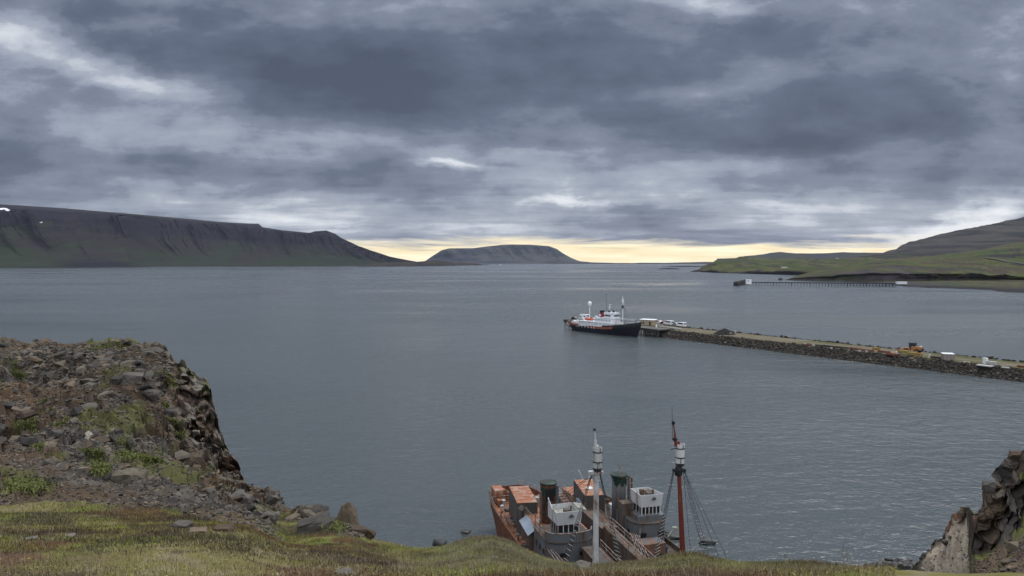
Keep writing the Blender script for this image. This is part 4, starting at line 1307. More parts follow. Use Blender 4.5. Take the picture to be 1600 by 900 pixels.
def rusty_catcher(name, S, heading, style, label, group):
    hx, hy = math.sin(heading), -math.cos(heading)
    rz = math.atan2(hy, hx)
    root = empty(name, (S[0], S[1], 0), rz)
    tag(root, label, 'whaling ship', group)
    Mi = Matrix.Translation(Vector((S[0], S[1], 0))) @ Matrix.Rotation(rz, 4, 'Z'); Mi.invert()
    L_, B = 43.0, 8.2
    s0, yc = (0.0, 0.0) if style == 'L' else (6.0, -1.6)
    sheer = lambda t: 3.95 + .45 * max(0, 1 - t / .3) ** 2 + 1.7 * max(0, (t - .6) / .4) ** 1.8
    st = build_hull(root, L_, B, sheer, P_HULL, P_DECK, .75 if style == 'L' else .45, P_HULL if style == 'L' else P_BROWN, .0, 'hull', s0, yc)
    W = lambda px, row, z: Mi @ onz(px, row, z)
    # stern rail: curved stanchions leaning in, in short runs
    pts = [(0.1, 0, 4.45 + .7)]
    for sg in (-1, 1):
        run = [(s, yc + sg * (edge_y(st, s) - .05), deck_z(st, s) + (.72 if style == 'L' else .42)) for s in [s0 + q * (1 if style == 'L' else .8) for q in (0.05, .5, 1.3, 2.6, 4.7, 7.7, 11, 14)]]
        railing(root, run[:6], .62, 2, .024, 1.3)
        railing(root, run[5:], .62, 2, .022, 2.0)
    # aft deckhouse rails, hatch and bollards
    k = MB(); k.box(9.9, 12.4, -3.05, -1.5, 4.0, 4.35)
    if style == 'L':
        hatch = k.build('hatch', P_DECK, root); MB().box(10.1, 11.1, -2.9, -1.65, 4.353, 4.37).build('hatch_opening', P_DARK, hatch); MB().box(11.4, 12.25, -2.9, -1.65, 4.353, 4.37).build('hatch_opening', P_DARK, hatch)
    for s, y in ((2.2, -2.0), (3.1, -2.1), (2.2, 2.0), (3.1, 2.1), (34.5, -2.2)):
        s += s0 if s < 9 else 0
        z = deck_z(st, s); MB().lathe([(.16, z - .05), (.14, z + .45), (.19, z + .47), (.19, z + .55)], s, y + yc, 10).build('bollard', P_BROWN, root)
    k = MB(); k.box(2.2 + s0, 3.6 + s0, -2.0 + yc, -.9 + yc, 4.2, 5.3).tube((2.4 + s0, -1.5 + yc, 5.3), (3.4 + s0, -1.5 + yc, 5.3), .35, n=12)
    k.build('winch', P_HULL, root)
    if style == 'L':
        railing(root, [(8.3, -3.2, 4.05), (14.5, -3.3, 4.05)], 1.0, 2, .03, 1.3)
        MB().box(2.0, 4.2, -3.0, -1.7, 4.2, 5.9).build('steering_shelter', P_ROOF, root)
        railing(root, [(4.3, -3.4, 4.1), (4.3, -1.2, 4.1), (7.3, -1.3, 4.1)], 1.1, 3, .03, 1.0)
    fd = MB(); fr = []
    for s, hb, wl, dz in st:
        if s > (20 if style == 'L' else 12): fr.append([(s, yc - hb * .95, dz - .02), (s, yc, dz + .05), (s, yc + hb * .95, dz - .02)])
    fd.rings(fr, closed=False, cap0=False, cap1=False); fd.build('foredeck_plating', P_FORE, root)
    # small deck gear: lockers, pipes, mushroom vents, coaming plates, coils
    rr_ = random.Random(31 if style == 'L' else 57)
    mats_ = [P_HULL, P_BROWN, P_GREY2, P_DECK, P_WHITE2, P_ROOF, P_GREY, P_BOARD]
    spots = [(rr_.uniform(s0 + 1.5, 19), rr_.choice((-1, 1)) * rr_.uniform(1.9, 3.4)) for _ in range(26)] + [(rr_.uniform(26.5, 38), rr_.uniform(-2.6, 2.6)) for _ in range(18)]
    for x, y in spots:
        if style == 'L' and 9.5 < x < 13 and y < 0: continue
        y += yc; z = deck_z(st, x) - .05; q = rr_.random(); g_ = MB(); mt = rr_.choice(mats_)
        if q < .35:
            a, b_, c_ = rr_.uniform(.3, 1.1), rr_.uniform(.25, .7), rr_.uniform(.25, .95); g_.box(x - a / 2, x + a / 2, y - b_ / 2, y + b_ / 2, z, z + c_, rr_.uniform(-.3, .3)); g_.box(x - a / 2 - .03, x + a / 2 + .03, y - b_ / 2 - .03, y + b_ / 2 + .03, z + c_, z + c_ + .05)
            g_.build('deck_locker', mt, root)
        elif q < .6:
            g_.lathe([(.10, z), (.10, z + .6), (.26, z + .65), (.24, z + .8), (.05, z + .9)], x, y, 10); g_.build('mushroom_vent', mt, root)
        elif q < .8:
            l = rr_.uniform(1.2, 3.0); g_.tube((x, y, z + .2), (x + l, y + rr_.uniform(-.3, .3), z + .2), .07, n=7).tube((x, y, z), (x, y, z + .22), .09, n=7); g_.build('deck_pipe', mt, root)
        else:
            for i in range(4): g_.lathe([(.42 - i * .03, z + i * .09), (.50 - i * .03, z + .05 + i * .09), (.42 - i * .03, z + .1 + i * .09)], x, y, 14)
            g_.build('rope_coil', P_BROWN, root)
    for i in range(7):
        x = s0 + 2 + i * (17 - s0) / 7; MB().box(x, x + .05, yc - 3.3, yc + 3.3, deck_z(st, x) + .02, deck_z(st, x) + .05).build('deck_seam', P_HULL, root)
    # engine casing with a rusty top, the after part of the superstructure
    cz = 6.0 if style == 'L' else 5.3
    wallm = P_GREY2 if style == 'L' else P_BROWN
    cy = 0.0 if style == 'L' else -1.5
    MB().box(14.4, 21.4, cy - 1.9, cy + 2.0, 3.9, cz).build('engine_casing', wallm, root)
    MB().box(14.3, 21.5, cy - 2.0, cy + 2.1, cz + .003, cz + .09).build('casing_top', P_DECK if style == 'L' else P_FORE, root)
    k = MB()
    for s in (15.4, 17.1, 19.6): k.box(s, s + .8, cy - 1.925, cy - 1.90, 4.7, 5.5)
    k.split('casing_window', P_DARK, root)
    k = MB()
    for s in (15.3, 17.0): k.box(s, s + 1.2, cy + .5, cy + 1.7, cz + .1, cz + .55, 0, .12)
    k.split('skylight', P_WHITE2 if style == 'R' else P_BOARD, root)
    railing(root, [(14.5, cy + 1.95, cz + .1), (21.2, cy + 1.95, cz + .1)], .9, 3, .025, 1.2)
    railing(root, [(14.5, cy - 1.85, cz + .1), (21.2, cy - 1.85, cz + .1)], .9, 3, .025, 1.2)
    # side shelters
    if style == 'R':
        MB().box(17.0, 24.6, -5.4, -3.6, 4.0, 6.2).build('side_house', P_BROWN, root)
        MB().box(16.9, 24.7, -5.48, -3.52, 6.203, 6.28).build('side_house_roof', P_BROWN, root)
        MB().box(24.75, 37.0, -5.35, -5.2, 4.1, 6.5).build('side_screen', P_BROWN, root)
        MB().box(21.6, 23.0, -2.25, -1.0, 4.0, 8.25).build('casing_trunk', P_BROWN, root)
    else:
        MB().box(13.0, 20.0, 2.5, 3.8, 4.0, 5.7).build('side_house', P_BROWN, root)
        MB().box(12.9, 20.1, 2.42, 3.88, 5.703, 5.78).build('side_house_roof', P_ROOF, root)
    # funnel
    if style == 'L':
        f = MB(); f.lathe([(.92, 3.9), (.90, 9.0), (.92, 9.02), (.92, 10.6), (.86, 10.68), (.80, 10.62), (.78, 9.4), (.02, 9.4)], 17.4, 0.1, 26)
        fo = f.build('funnel', P_FUN, root, True)
        MB().lathe([(.945, 9.25), (.945, 10.5), (.99, 10.52), (.99, 10.66), (.93, 10.7), (.93, 9.25)], 17.4, .1, 26).build('green_band', P_GREEN, fo)
        MB().lathe([(.955, 10.22), (.965, 10.22), (.965, 10.40), (.955, 10.40)], 17.4, .1, 26).build('rusty_ring', P_HULL, fo)
        MB().lathe([(.93, 10.64), (.5, 10.76), (.02, 10.78)], 17.4, .1, 26).build('funnel_cap', P_GREEN, fo)
        MB().box(18.25, 18.375, -.62, .38, 8.75, 10.1).build('funnel_opening', P_DARK, fo)
        MB().box(18.2, 18.42, -.75, -.60, 8.0, 10.2).build('bracket', P_GREEN, fo)
        e = MB(); e.tube((18.5, .80, 6.0), (18.5, .80, 10.55), .17, n=12).tube((18.5, .80, 8.0), (18.5, .80, 8.15), .25, n=12).tube((18.1, -1.05, 4.5), (18.1, -1.05, 9.9), .14, n=10)
        e.build('exhaust_pipe', P_GREY2, root)
    else:
        FY = -1.35
        f = MB(); f.lathe([(.84, 4.0), (.82, 10.3), (.78, 10.35), (.02, 10.35)], 19.8, FY, 26)
        fo = f.build('funnel', P_GREY, root, True)
        MB().lathe([(.86, 10.25), (.86, 10.5), (1.02, 10.55), (1.02, 10.72), (.97, 10.78), (.02, 10.74)], 19.8, FY, 26).build('funnel_cap', P_GREEN, fo)
        k = MB()
        for i in range(11):
            a = -1.1 + i * .22; hgt = .25 + .55 * abs(math.sin(i * 2.3))
            k.box(19.8 + .835 * math.cos(a) - .02, 19.8 + .835 * math.cos(a) + .02, FY + .835 * math.sin(a) - .11, FY + .835 * math.sin(a) + .11, 10.25 - hgt, 10.27)
        k.build('flaking_green_paint', P_GREEN, fo)
        k = MB(); k.tube((19.9, FY, 10.7), (19.9, FY, 11.9), .05, n=6).tube((19.9, FY, 11.5), (19.9, FY + .35, 11.7), .04, n=6)
        k.build('antenna', P_RAIL, fo)
        e = MB(); e.tube((20.3, FY + 1.05, 5.0), (20.3, FY + 1.05, 10.6), .16, n=10).tube((20.3, FY + 1.42, 5.0), (20.3, FY + 1.42, 10.35), .11, n=10).tube((20.3, FY + 1.05, 10.55), (20.0, FY + .75, 10.65), .12, n=8)
        e.build('exhaust_pipe', P_BROWN, root)
        k = MB()
        for i in range(13): k.tube((20.5, FY + .95, 5.6 + i * .38), (20.5, FY + 1.5, 5.6 + i * .38), .025, n=5)
        for i in (0, 1): k.tube((20.5, FY + .95 + .55 * i, 5.4), (20.5, FY + .95 + .55 * i, 10.4), .025, n=5)
        k.build('ladder', P_RAIL, root)
    # bridge block: rounded grey front, wheelhouse above it, open white dodger on top
    def rounded(x0, x1, hw, z0, z1, nose=1.5):
        BY = 0.0 if style == 'L' else .05
        poly = [(x0, BY - hw), (x0, BY + hw)]
        for i in range(9):
            a = math.pi / 2 - math.pi * i / 8
            poly.append((x1 - nose + nose * max(0.0, math.cos(a)) ** .8, BY + hw * math.sin(a)))
        return poly
    z1 = 6.75; HW = 2.6 if style == 'L' else 2.05
    MB().prism(rounded(20.6, 26.0, HW, 0, 0), 3.95, z1).build('deckhouse', P_GREY, root)
    MB().prism(rounded(20.5, 26.1, HW + .07, 0, 0), z1 + .003, z1 + .08).build('bridge_deck', P_FORE, root)
    scr = MB(); poly = rounded(20.6, 26.0, HW, 0, 0); inner = rounded(20.7, 25.92, HW - .08, 0, 0)
    ring = []
    for (a, b_), (c_, d_) in zip(poly[2:], inner[2:]):
        ring.append([(a, b_, z1 + .05), (a, b_, z1 + 1.0), (c_, d_, z1 + 1.0), (c_, d_, z1 + .05)])
    if style == 'L':
        scr.rings(ring); so_ = scr.build('bridge_screen', P_GREY, root)
        k = MB(); k.path([(a, b_, z1 + 1.03) for a, b_ in poly[2:]], .05, 6); k.build('screen_rim', P_RAIL, so_)
    else:
        MB().box(21.8, 25.1, -1.75, 1.55, z1 + .08, 7.35).build('bridge_front', P_GREY, root)
    k = MB()
    for a, y in ((26.003, -1.0), (26.003, 1.15)): k.box(25.72, 25.96 if abs(y) > .9 else 26.02, y - .35, y + .35, 5.35, 5.75)
    BY = 0.0 if style == 'L' else .05
    for s in (21.3, 22.6, 23.9):
        for sg in (-1, 1): k.box(s, s + .5, BY + sg * (HW + .005) - .02, BY + sg * (HW + .005) + .02, 5.2, 5.75)
    k.split('deckhouse_window', P_DARK, root)
    hw = 1.22 if style == 'L' else 1.18
    x0, x1 = (22.4, 24.6)
    zt = 8.35
    wh = MB().box(x0, x1, -hw, hw, z1 + .08, zt).build('wheelhouse', P_GREY if style == 'L' else P_BOARD, root)
    k = MB()
    k.box(x1 - .02, x1 + .012, -hw + .1, hw - .1, 7.45, 8.2)
    for sg in (-1, 1): k.box(x0 + .3, x1 - .15, sg * hw - .012, sg * hw + .012, 7.45, 8.2)
    k.split('window', P_DARK, wh)
    k = MB()
    nb = 5 if style == 'R' else 4
    for i in range(nb + 1):
        y = -hw + .06 + (2 * hw - .12) * i / nb
        k.box(x1 + .013, x1 + .07, y - .05, y + .05, 7.1, 8.35)
    for s in (x0 + .9, x0 + 1.7):
        for sg in (-1, 1): k.box(s - .05, s + .05, sg * (hw + .013) - .02, sg * (hw + .013) + .02, 7.4, 8.3)
    k.split('window_frame', P_WHITE if style == 'R' else P_WHITE2, wh)
    # dodger: floor and flared white walls
    zf = zt + .06
    fl = .20; bw = hw + .10; x0d, x1d = x0 - .25, x1 + .12
    zf = zt + .82; MB().box(x0d + .04, x1d - .02, -bw + .05, bw - (.05 if style == 'L' else .3), zt + .1, zf).build('flying_bridge_deck', P_BOARD, root)
    low = [(x0d, -bw), (x1d, -bw), (x1d, bw), (x0d, bw)]
    ht = 1.35
    up_ = [(x0d - .05, -bw - .1), (x1d + fl, -bw - .12), (x1d + fl, bw + .12), (x0d - .05, bw + .1)]
    if style == 'R': up_[3] = (x0d - .05, bw - .5); low[3] = (x0d, bw - .55)
    d = MB(); th = .07; zz0 = zt - .10
    for i in range(4):
        if i == 3: h2 = ht * .98
        else: h2 = ht
        (a, b_), (c_, e_) = low[i], low[(i + 1) % 4]; (a2, b2), (c2, e2) = up_[i], up_[(i + 1) % 4]
        cxm, cym = (x0d + x1d) / 2, 0
        def inn(x, y): return (x + (cxm - x) * .035, y + (cym - y) * .045)
        ai, ci, a2i, c2i = inn(a, b_), inn(c_, e_), inn(a2, b2), inn(c2, e2)
        d.add([(a, b_, zz0), (c_, e_, zz0), (c2, e2, zz0 + h2 + .1), (a2, b2, zz0 + h2 + .1), (*ai, zz0 + .17), (*ci, zz0 + .17), (*c2i, zz0 + h2 + .1), (*a2i, zz0 + h2 + .1)],
              [(0, 1, 2, 3), (7, 6, 5, 4), (3, 2, 6, 7), (0, 4, 5, 1), (0, 3, 7, 4), (1, 5, 6, 2)])
    dod = d.build('dodger', P_WHITE, root)
    k = MB()
    k.box(x1d - 1.0, x1d - .3, -.3, .3, zf, zf + .55).tube((x1d - .2, .3, zf), (x1d - .2, .3, zf + 1.0), .1, n=8)
    if style == 'R': k.box(x0d + .5, x0d + 1.2, .2, 1.0, zf, zf + .35).box(x0d + 1.3, x0d + 1.7, -.9, -.4, zf, zf + .8)
    k.split('bridge_fitting', P_BROWN, root)
    k = MB(); k.tube((x1d + fl * .6, .25, zf + .1), (x1d + fl * .6 + .28, .25, zf + .08), .16, n=10)
    k.box(x1d + .1, x1d + .3, -.05, .5, zf - .06, zf - .02)
    k.build('searchlight', P_GREY2, dod)
    if style == 'L':
        # broken raised corner of the screen and the tilted hatch cover at its right
        MB().add([(x0d, -bw - .1, zf - .8), (x0d + .1, -bw - .14, zf + 1.35), (x0d + 1.5, -bw - .14, zf + .6), (x1d, -bw - .1, zf - .6), (x0d, -bw - .16, zf - .8), (x0d + .1, -bw - .20, zf + 1.35), (x0d + 1.5, -bw - .20, zf + .6), (x1d, -bw - .16, zf - .6)],
                 [(0, 1, 2, 3), (7, 6, 5, 4), (0, 4, 5, 1), (1, 5, 6, 2), (2, 6, 7, 3), (3, 7, 4, 0)]).build('wind_screen', P_WHITE, root)
        MB().add([(x1d - 1.9, bw - .2, zf + .8), (x1d - .3, bw - .2, zf + .7), (x1d - .3, bw + .8, zf + .4), (x1d - 1.9, bw + .8, zf + .6), (x1d - 1.9, bw - .2, zf + .7), (x1d - .3, bw - .2, zf + .6), (x1d - .3, bw + .8, zf + .3), (x1d - 1.9, bw + .8, zf + .5)],
                 [(0, 1, 2, 3), (7, 6, 5, 4), (0, 4, 5, 1), (1, 5, 6, 2), (2, 6, 7, 3), (3, 7, 4, 0)]).build('awning_frame', P_BOARD, root)
    # pillars and ladders at the bridge sides
    k = MB()
    for s in (20.9, 22.4):
        k.tube((s, BY - HW + .1, 4), (s, BY - HW + .1, 8.3), .06, n=6)
    for i in range(8): k.tube((20.9, BY - HW + .1, 4.6 + i * .45), (22.4, BY - HW + .1, 4.6 + i * .45), .03, n=5)
    k.build('side_frame', P_RAIL, root)
    # ventilators
    k = MB()
    if style == 'R':
        k.lathe([(.36, 4.0), (.36, 7.2), (.44, 7.25), (.44, 7.9)], 15.6, -3.5, 18)
        v = k.build('ventilator', P_CONT, root)
        MB().lathe([(.46, 7.9), (.46, 8.02), (.30, 8.12), (.02, 8.14)], 15.6, -3.5, 18).build('ventilator_cap', P_WHITE, v)
        MB().box(14.2, 16.2, -4.7, -4.05, 4.1, 6.4).build('locker', P_HUT, root)
    else:
        for s, y in ((20.9, 1.2), (14.9, -2.6)):
            q = MB(); q.lathe([(.22, 4.0), (.20, 7.0)], s, y, 12); q.tube((s - .05, y, 6.95), (s + .55, y, 7.25), .22, .34, n=12)
            q.build('ventilator', P_GREY2, root)
    # forecastle: catwalk from the bridge to the gun platform, rails, gun, windlass
    cw = MB(); pts = [(25.9, 0, 6.7), (28.5, 0, 6.4), (L_ - 5, 0, 6.9)]
    yy = -4.8 if style == 'R' else 3.0
    y2 = yy; zc0, zc1 = (6.6, 6.4) if style == 'R' else (5.6, 5.4)
    cw.add([(24.9, yy - .5, zc0), (24.9, yy + .5, zc0), (36.5, y2 + .5, zc1), (36.5, y2 - .5, zc1), (24.9, yy - .5, zc0 - .12), (24.9, yy + .5, zc0 - .12), (36.5, y2 + .5, zc1 - .12), (36.5, y2 - .5, zc1 - .12)], [(0, 1, 2, 3), (7, 6, 5, 4), (0, 4, 5, 1), (1, 5, 6, 2), (2, 6, 7, 3), (3, 7, 4, 0)])
    c_o = cw.build('catwalk', P_BROWN if style == 'R' else P_FORE, root)
    for sg in (-1, 1): railing(c_o, [(24.9, yy + sg * .5, zc0), (36.5, y2 + sg * .5, zc1)], .8, 2, .032, 1.6)
    k = MB(); k.lathe([(.7, 5.2), (.7, 5.5), (.3, 5.6), (.25, 6.2)], 39.6, yc * .9, 16); k.tube((39.3, yc * .9, 6.25), (41.0, yc * .9, 6.4), .14, .08, n=10)
    k.build('harpoon_gun', P_GREY2, root)
    k = MB(); k.box(35.0, 36.4, yc - 1.2, yc + 1.2, 4.4, 5.0).tube((35.7, yc - 1.5, 5.1), (35.7, yc + 1.5, 5.1), .38, n=12)
    k.build('windlass', P_HULL, root)
    if style == 'R':
        # bundle of pale rails slanting down the foredeck
        k = MB()
        for i in range(5):
            a = W(985 + i * 3.2, 838 + i * 1.0 - 6, 6.4 - i * .1); b_ = W(1003 + i * 4.0, 884, 6.0 - i * .1)
            k.tube(a, b_, .035, n=5)
        a = W(1000, 842, 6.2); k.tube(a + Vector((0, 0, -1.0)), a + Vector((0, 0, 1.1)), .05, n=6)
        k.build('cargo_rails', P_RAIL, root)
        MB().box(26.3, 28.2, -2.2, .6, 4.2, 5.4).build('fore_locker', P_GREY2, root)
    else:
        k = MB()
        for i in range(3):
            a = W(845 + i * 5, 843 + i * 3, 6.2); b_ = W(872 + i * 6, 881, 5.8); k.tube(a, b_, .04, n=5)
        k.build('cargo_rails', P_RAIL, root)
        MB().box(26.4, 31.0, .9, 2.4, 4.2, 6.3).build('fore_house', P_BROWN, root); MB().box(26.3, 31.1, .82, 2.48, 6.303, 6.38).build('fore_house_roof', P_FORE, root)
        MB().box(28.0, 30.0, -.9, .5, 4.2, 5.3).build('fore_locker', P_GREY2, root)
    if style == 'R':
        for c_ in root.children:
            if c_.name.split('.')[0] in ('wheelhouse', 'flying_bridge_deck', 'dodger', 'bridge_fitting', 'bridge_front'): c_.location.y += .5
    # mast
    if style == 'L':
        b0 = W(930.5, 884, 7.4); t0 = W(931.8, 735, 16.3); n0 = W(933.6, 731, 16.6)
        b1 = b0 + (b0 - t0) * (3.2 / (t0.z - b0.z))
        k = MB(); k.tube(b1, t0, .30, .24, n=16).tube(t0, (t0.x, t0.y, 18.7), .22, .20, n=12)
        k.tube((t0.x, t0.y - .08, 18.4), (t0.x, t0.y - .12, 19.2), .17, .13, n=12).tube((t0.x, t0.y - .12, 19.2), (t0.x, t0.y - .2, 20.1), .09, .05, n=10)
        mo = k.build('mast', P_WHITE2, root, False)
        k = MB(); k.lathe([(.10, 20.08), (.16, 20.12), (.12, 20.3), (.02, 20.34)], t0.x, t0.y - .2, 10); k.build('masthead_fitting', P_DARK, mo)
        crow_nest(root, n0.x, n0.y, 16.62, 18.55, .43, P_WHITE2, P_WIRE)
        k = MB(); k.box(t0.x - .3, t0.x + .3, t0.y - .75, t0.y + .6, 16.0, 16.25); k.tube((t0.x, t0.y - .8, 15.6), (t0.x, t0.y - .35, 16.2), .1, n=8); k.lathe([(.32, 15.2), (.34, 15.3), (.34, 15.7), (.30, 15.8)], t0.x, t0.y, 16)
        k.build('crosstree', P_WHITE2, mo)
        tp = Vector((t0.x, t0.y, 16.2))
        shroud(root, tp + Vector((0, -.4, 0)), (31.8, -3.2, 5.4), (30.6, -3.2, 5.2), 13, rung_from=.42)
        shroud(root, tp + Vector((0, .3, 0)), (31.9, 3.3, 5.4), (30.7, 3.3, 5.2), 14, rung_from=.42)
        k = MB(); k.tube(tp, (23.0, -1.2, 9.6), .02, n=4).tube(tp, (15.0, -.8, 6.1), .026, n=4).tube(tp, (42.5, 0, 6.3), .02, n=4)
        k.build('stays', P_WIRE, root)
    else:
        b0 = W(1067.2, 874, 5.8); t0 = W(1060.3, 726, 15.4); n0 = W(1062.6, 724, 15.5)
        b1 = b0 + (b0 - t0) * (.12)
        k = MB(); k.tube(b1, t0, .30, .19, n=16).tube(t0, (t0.x, t0.y - .05, 17.8), .19, .16, n=12)
        k.tube((t0.x, t0.y - .35, 17.3), (t0.x, t0.y - .45, 18.6), .14, .11, n=10).tube((t0.x, t0.y - .42, 18.5), (t0.x, t0.y - .62, 19.6), .09, .07, n=8)
        mo = k.build('mast', P_RED, root, False)
        k = MB(); k.lathe([(.05, 19.5), (.17, 19.6), (.17, 19.85), (.05, 19.95)], t0.x, t0.y - .62, 10).tube((t0.x, t0.y - .70, 18.2), (t0.x, t0.y - .78, 21.3), .022, n=5)
        k.tube((t0.x, t0.y - .9, 17.0), (t0.x, t0.y - .4, 17.1), .05, n=6).box(t0.x - .2, t0.x + .2, t0.y - .62, t0.y - .28, 17.9, 18.15)
        k.build('masthead_fitting', P_DARK, mo)
        crow_nest(root, n0.x, n0.y, 15.55, 17.5, .44, P_WHITE, P_WIRE)
        k = MB(); k.box(t0.x - .3, t0.x + .3, t0.y - .55, t0.y + .7, 14.7, 14.95); k.lathe([(.36, 14.3), (.38, 14.4), (.38, 14.9), (.3, 15.2)], t0.x, t0.y, 16)
        k.build('crosstree', P_DARK, mo)
        tp = Vector((t0.x, t0.y, 15.0))
        shroud(root, tp + Vector((0, -.5, 0)), W(1029, 868, 5.6), W(1022, 872, 5.6), 12, rung_from=.52)
        shroud(root, tp + Vector((0, .5, 0)), W(1114, 893, 5.4), W(1107, 893, 5.4), 16, rung_from=.5, rungs=True)
        k = MB()
        for q, r_ in ((W(1146, 893, 5.6), .022), (W(1132, 893, 5.6), .026), (W(1080.5, 882, 5.6), .022)):
            k.tube(tp + Vector((0, .5, 0)), q, r_, n=4)
        k.tube(tp, (42.4, yc, 6.2), .02, n=4)
        k.build('stays', P_WIRE, root)
        k = MB(); q = W(1043.5, 832, 6.6)
        k.tube(q + Vector((0, 0, -.5)), q + Vector((-.3, .9, .3)), .07, n=8).lathe([(.05, q.z + .1), (.32, q.z + .2), (.30, q.z + .38), (.05, q.z + .45)], q.x - .35, q.y + 1.0, 12)
        k.build('navigation_light', P_BOARD, root)
    return root, st, Mi


shipL, stL, MiL = rusty_catcher('rusty_whaling_ship', (-0.4, 101.0), R(15), 'L', 'left rusting beached whaling ship with white mast and dark green funnel band', 'beached whaling ships below the cliff')
shipR, stR, MiR = rusty_catcher('rusty_whaling_ship', (8.9, 106.6), R(15), 'R', 'right rusting beached whaling ship with red mast and tall grey funnel', 'beached whaling ships below the cliff')


def container(px, row, ztop, hd, label, ln=6.4, wd=2.35, ht=2.65, seed=0, zb=None):
    p = onz(px, row, ztop)
    root = empty('storage_container', (p.x, p.y, ztop - ht), math.atan2(-math.cos(hd), math.sin(hd)))
    tag(root, label, 'container', 'storage containers on the aft decks')
    MB().box(-ln / 2, ln / 2, -wd / 2, wd / 2, .0, ht - .06).build('container_wall', P_CONT, root)
    k = MB().box(-ln / 2 - .04, ln / 2 + .04, -wd / 2 - .04, wd / 2 + .04, ht - .057, ht)
    for i in range(1, 6): k.box(-ln / 2 + ln * i / 6 - .03, -ln / 2 + ln * i / 6 + .03, -wd / 2, wd / 2, ht, ht + .03)
    k.build('container_roof', P_ROOF, root)
    k = MB()
    for sx in (-1, 1):
        for sy in (-1, 1): k.box(sx * ln / 2 - .07, sx * ln / 2 + .07, sy * wd / 2 - .07, sy * wd / 2 + .07, -.02, ht - .07)
    for sx in (-1, 1): k.box(sx * ln / 2 - .05, sx * ln / 2 + .05, -wd / 2, wd / 2, -.02, .12)
    k.build('corner_frame', P_GREY2, root)
    k = MB()
    for y in (-.75, -.3, .3, .75): k.tube((ln / 2 + .06, y, .15), (ln / 2 + .06, y, ht - .15), .022, n=5)
    k.box(ln / 2 + .01, ln / 2 + .03, -.012, .012, .1, ht - .1)
    k.split('door_bar', P_GREY2, root)
    return root


container(817, 772, 7.45, R(8.5), 'grey container with rusty roof on the stern of the left rusty ship', ht=3.4)
container(920, 761, 7.9, R(7), 'grey container with orange rusted roof on the right rusty ship, behind the white mast', ht=3.8)
# the small gabled hut in front of the left container
p = onz(829, 816, 6.3); hut = empty('deck_hut', (p.x, p.y, 4.0), math.atan2(-math.cos(R(11)), math.sin(R(11))))
tag(hut, 'small hut with pale blue gabled sheet roof in front of the left container', 'hut')
MB().box(-2.3, 2.3, -.68, .68, 0, 1.75).build('wall', P_BROWN, hut)
k = MB(); k.add([(-2.45, -.85, 1.70), (-2.45, 0, 2.3), (-2.45, .85, 1.70), (2.45, -.85, 1.70), (2.45, 0, 2.3), (2.45, .85, 1.70), (-2.45, -.85, 1.64), (-2.45, 0, 2.22), (-2.45, .85, 1.64), (2.45, -.85, 1.64), (2.45, 0, 2.22), (2.45, .85, 1.64)],
      [(0, 3, 4, 1), (1, 4, 5, 2), (6, 7, 10, 9), (7, 8, 11, 10), (0, 1, 7, 6), (1, 2, 8, 7), (3, 9, 10, 4), (4, 10, 11, 5), (0, 6, 9, 3), (2, 5, 11, 8)])
k.build('roof', P_HUT, hut)
MB().add([(2.3, -.68, 1.75), (2.3, .68, 1.75), (2.3, 0, 2.21), (2.2, -.68, 1.75), (2.2, .68, 1.75), (2.2, 0, 2.21)], [(0, 1, 2), (5, 4, 3), (0, 3, 4, 1), (1, 4, 5, 2), (2, 5, 3, 0)]).build('gable', P_DARK, hut)
# loose gear on the decks
k = MB()
a = onz(904, 735, 8.6); b_ = onz(911.5, 750.5, 7.0)
k.tube(a, b_, .07, n=8).tube(b_, b_ + Vector((.3, -.3, -1.0)), .07, n=8)
tag(k.build('boom_pole', P_WHITE), 'thin white boom slanting above the right container', 'boom')
for (px, row, z, r_, lab) in ((883, 781, 5.3, .2, 'rusty rail frame with steps left of the right container'),):
    q = onz(px + 2, row, 5.0); root = empty('stair_frame', (q.x, q.y, 4.2), R(-70)); tag(root, lab, 'stair')
    railing(root, [(-2.2, -.5, 1.2), (2.2, -.5, .1)], 1.0, 3, .03, .8); railing(root, [(-2.2, .5, 1.2), (2.2, .5, .1)], 1.0, 3, .03, .8)
    k = MB()
    for i in range(8): k.box(-2.2 + i * .6, -1.85 + i * .6, -.5, .5, 1.1 - i * .15, 1.15 - i * .15)
    k.build('steps', P_RAIL, root)
    MB().box(-2.6, .4, .55, 2.3, -.2, 1.5).box(-2.7, .5, .5, 2.35, 1.5, 1.56).build('platform', P_ROOF, root)
# rocks awash by the ships
M_WETROCK = mat_vcol('wet_rock', 1.2, .4, .8, .1, .55, .5)
def sea_rock(px, row, w, h, seed, label):
    p = onz(px, row, 0.0); vs, fs = rock_proto(seed, .55, 22)
    vs = vs * np.array((w, w * .8, h * 1.8)); vs = vs + (fbm(vs * 1.3 + seed, 3, 3)[:, None] - .5) * .2 * w
    o = np_mesh('sea_rock', vs, fs, M_WETROCK, cols=np.tile(np.array((.020, .021, .020)), (len(vs), 1)))
    o.location = (p.x, p.y, h * .15); tag(o, label, 'rock', 'rocks awash near the beached ships')
for a in ((1054, 840, 2.6, .8, 1, 'low dark rock in the water left of the red mast'), (1104, 849, 2.4, 1.1, 2, 'dark rock in the water right of the red mast, behind its wires'),
          (1057, 857, 1.7, .5, 3, 'small rock in the water right beside the red mast, nearer than the low one'), (1049, 862, 1.2, .4, 4, 'tiny rock just left of the red mast foot'),
          (1046, 831, 1.6, .3, 5, 'thin flat rock in the water farthest behind the red mast'), (688, 851, 2.2, 1.1, 6, 'dark rock in the water just over the dip in the turf crest'),
          (728, 832, 1.8, .5, 7, 'flat dark rock in the water left of the rusty ships'), (716, 846, 1.2, .3, 8, 'small flat rock between the two rocks left of the rusty ships'), (1070, 866, 1.0, .3, 9, 'small dark rock just right of the red mast foot')):
    sea_rock(*a)
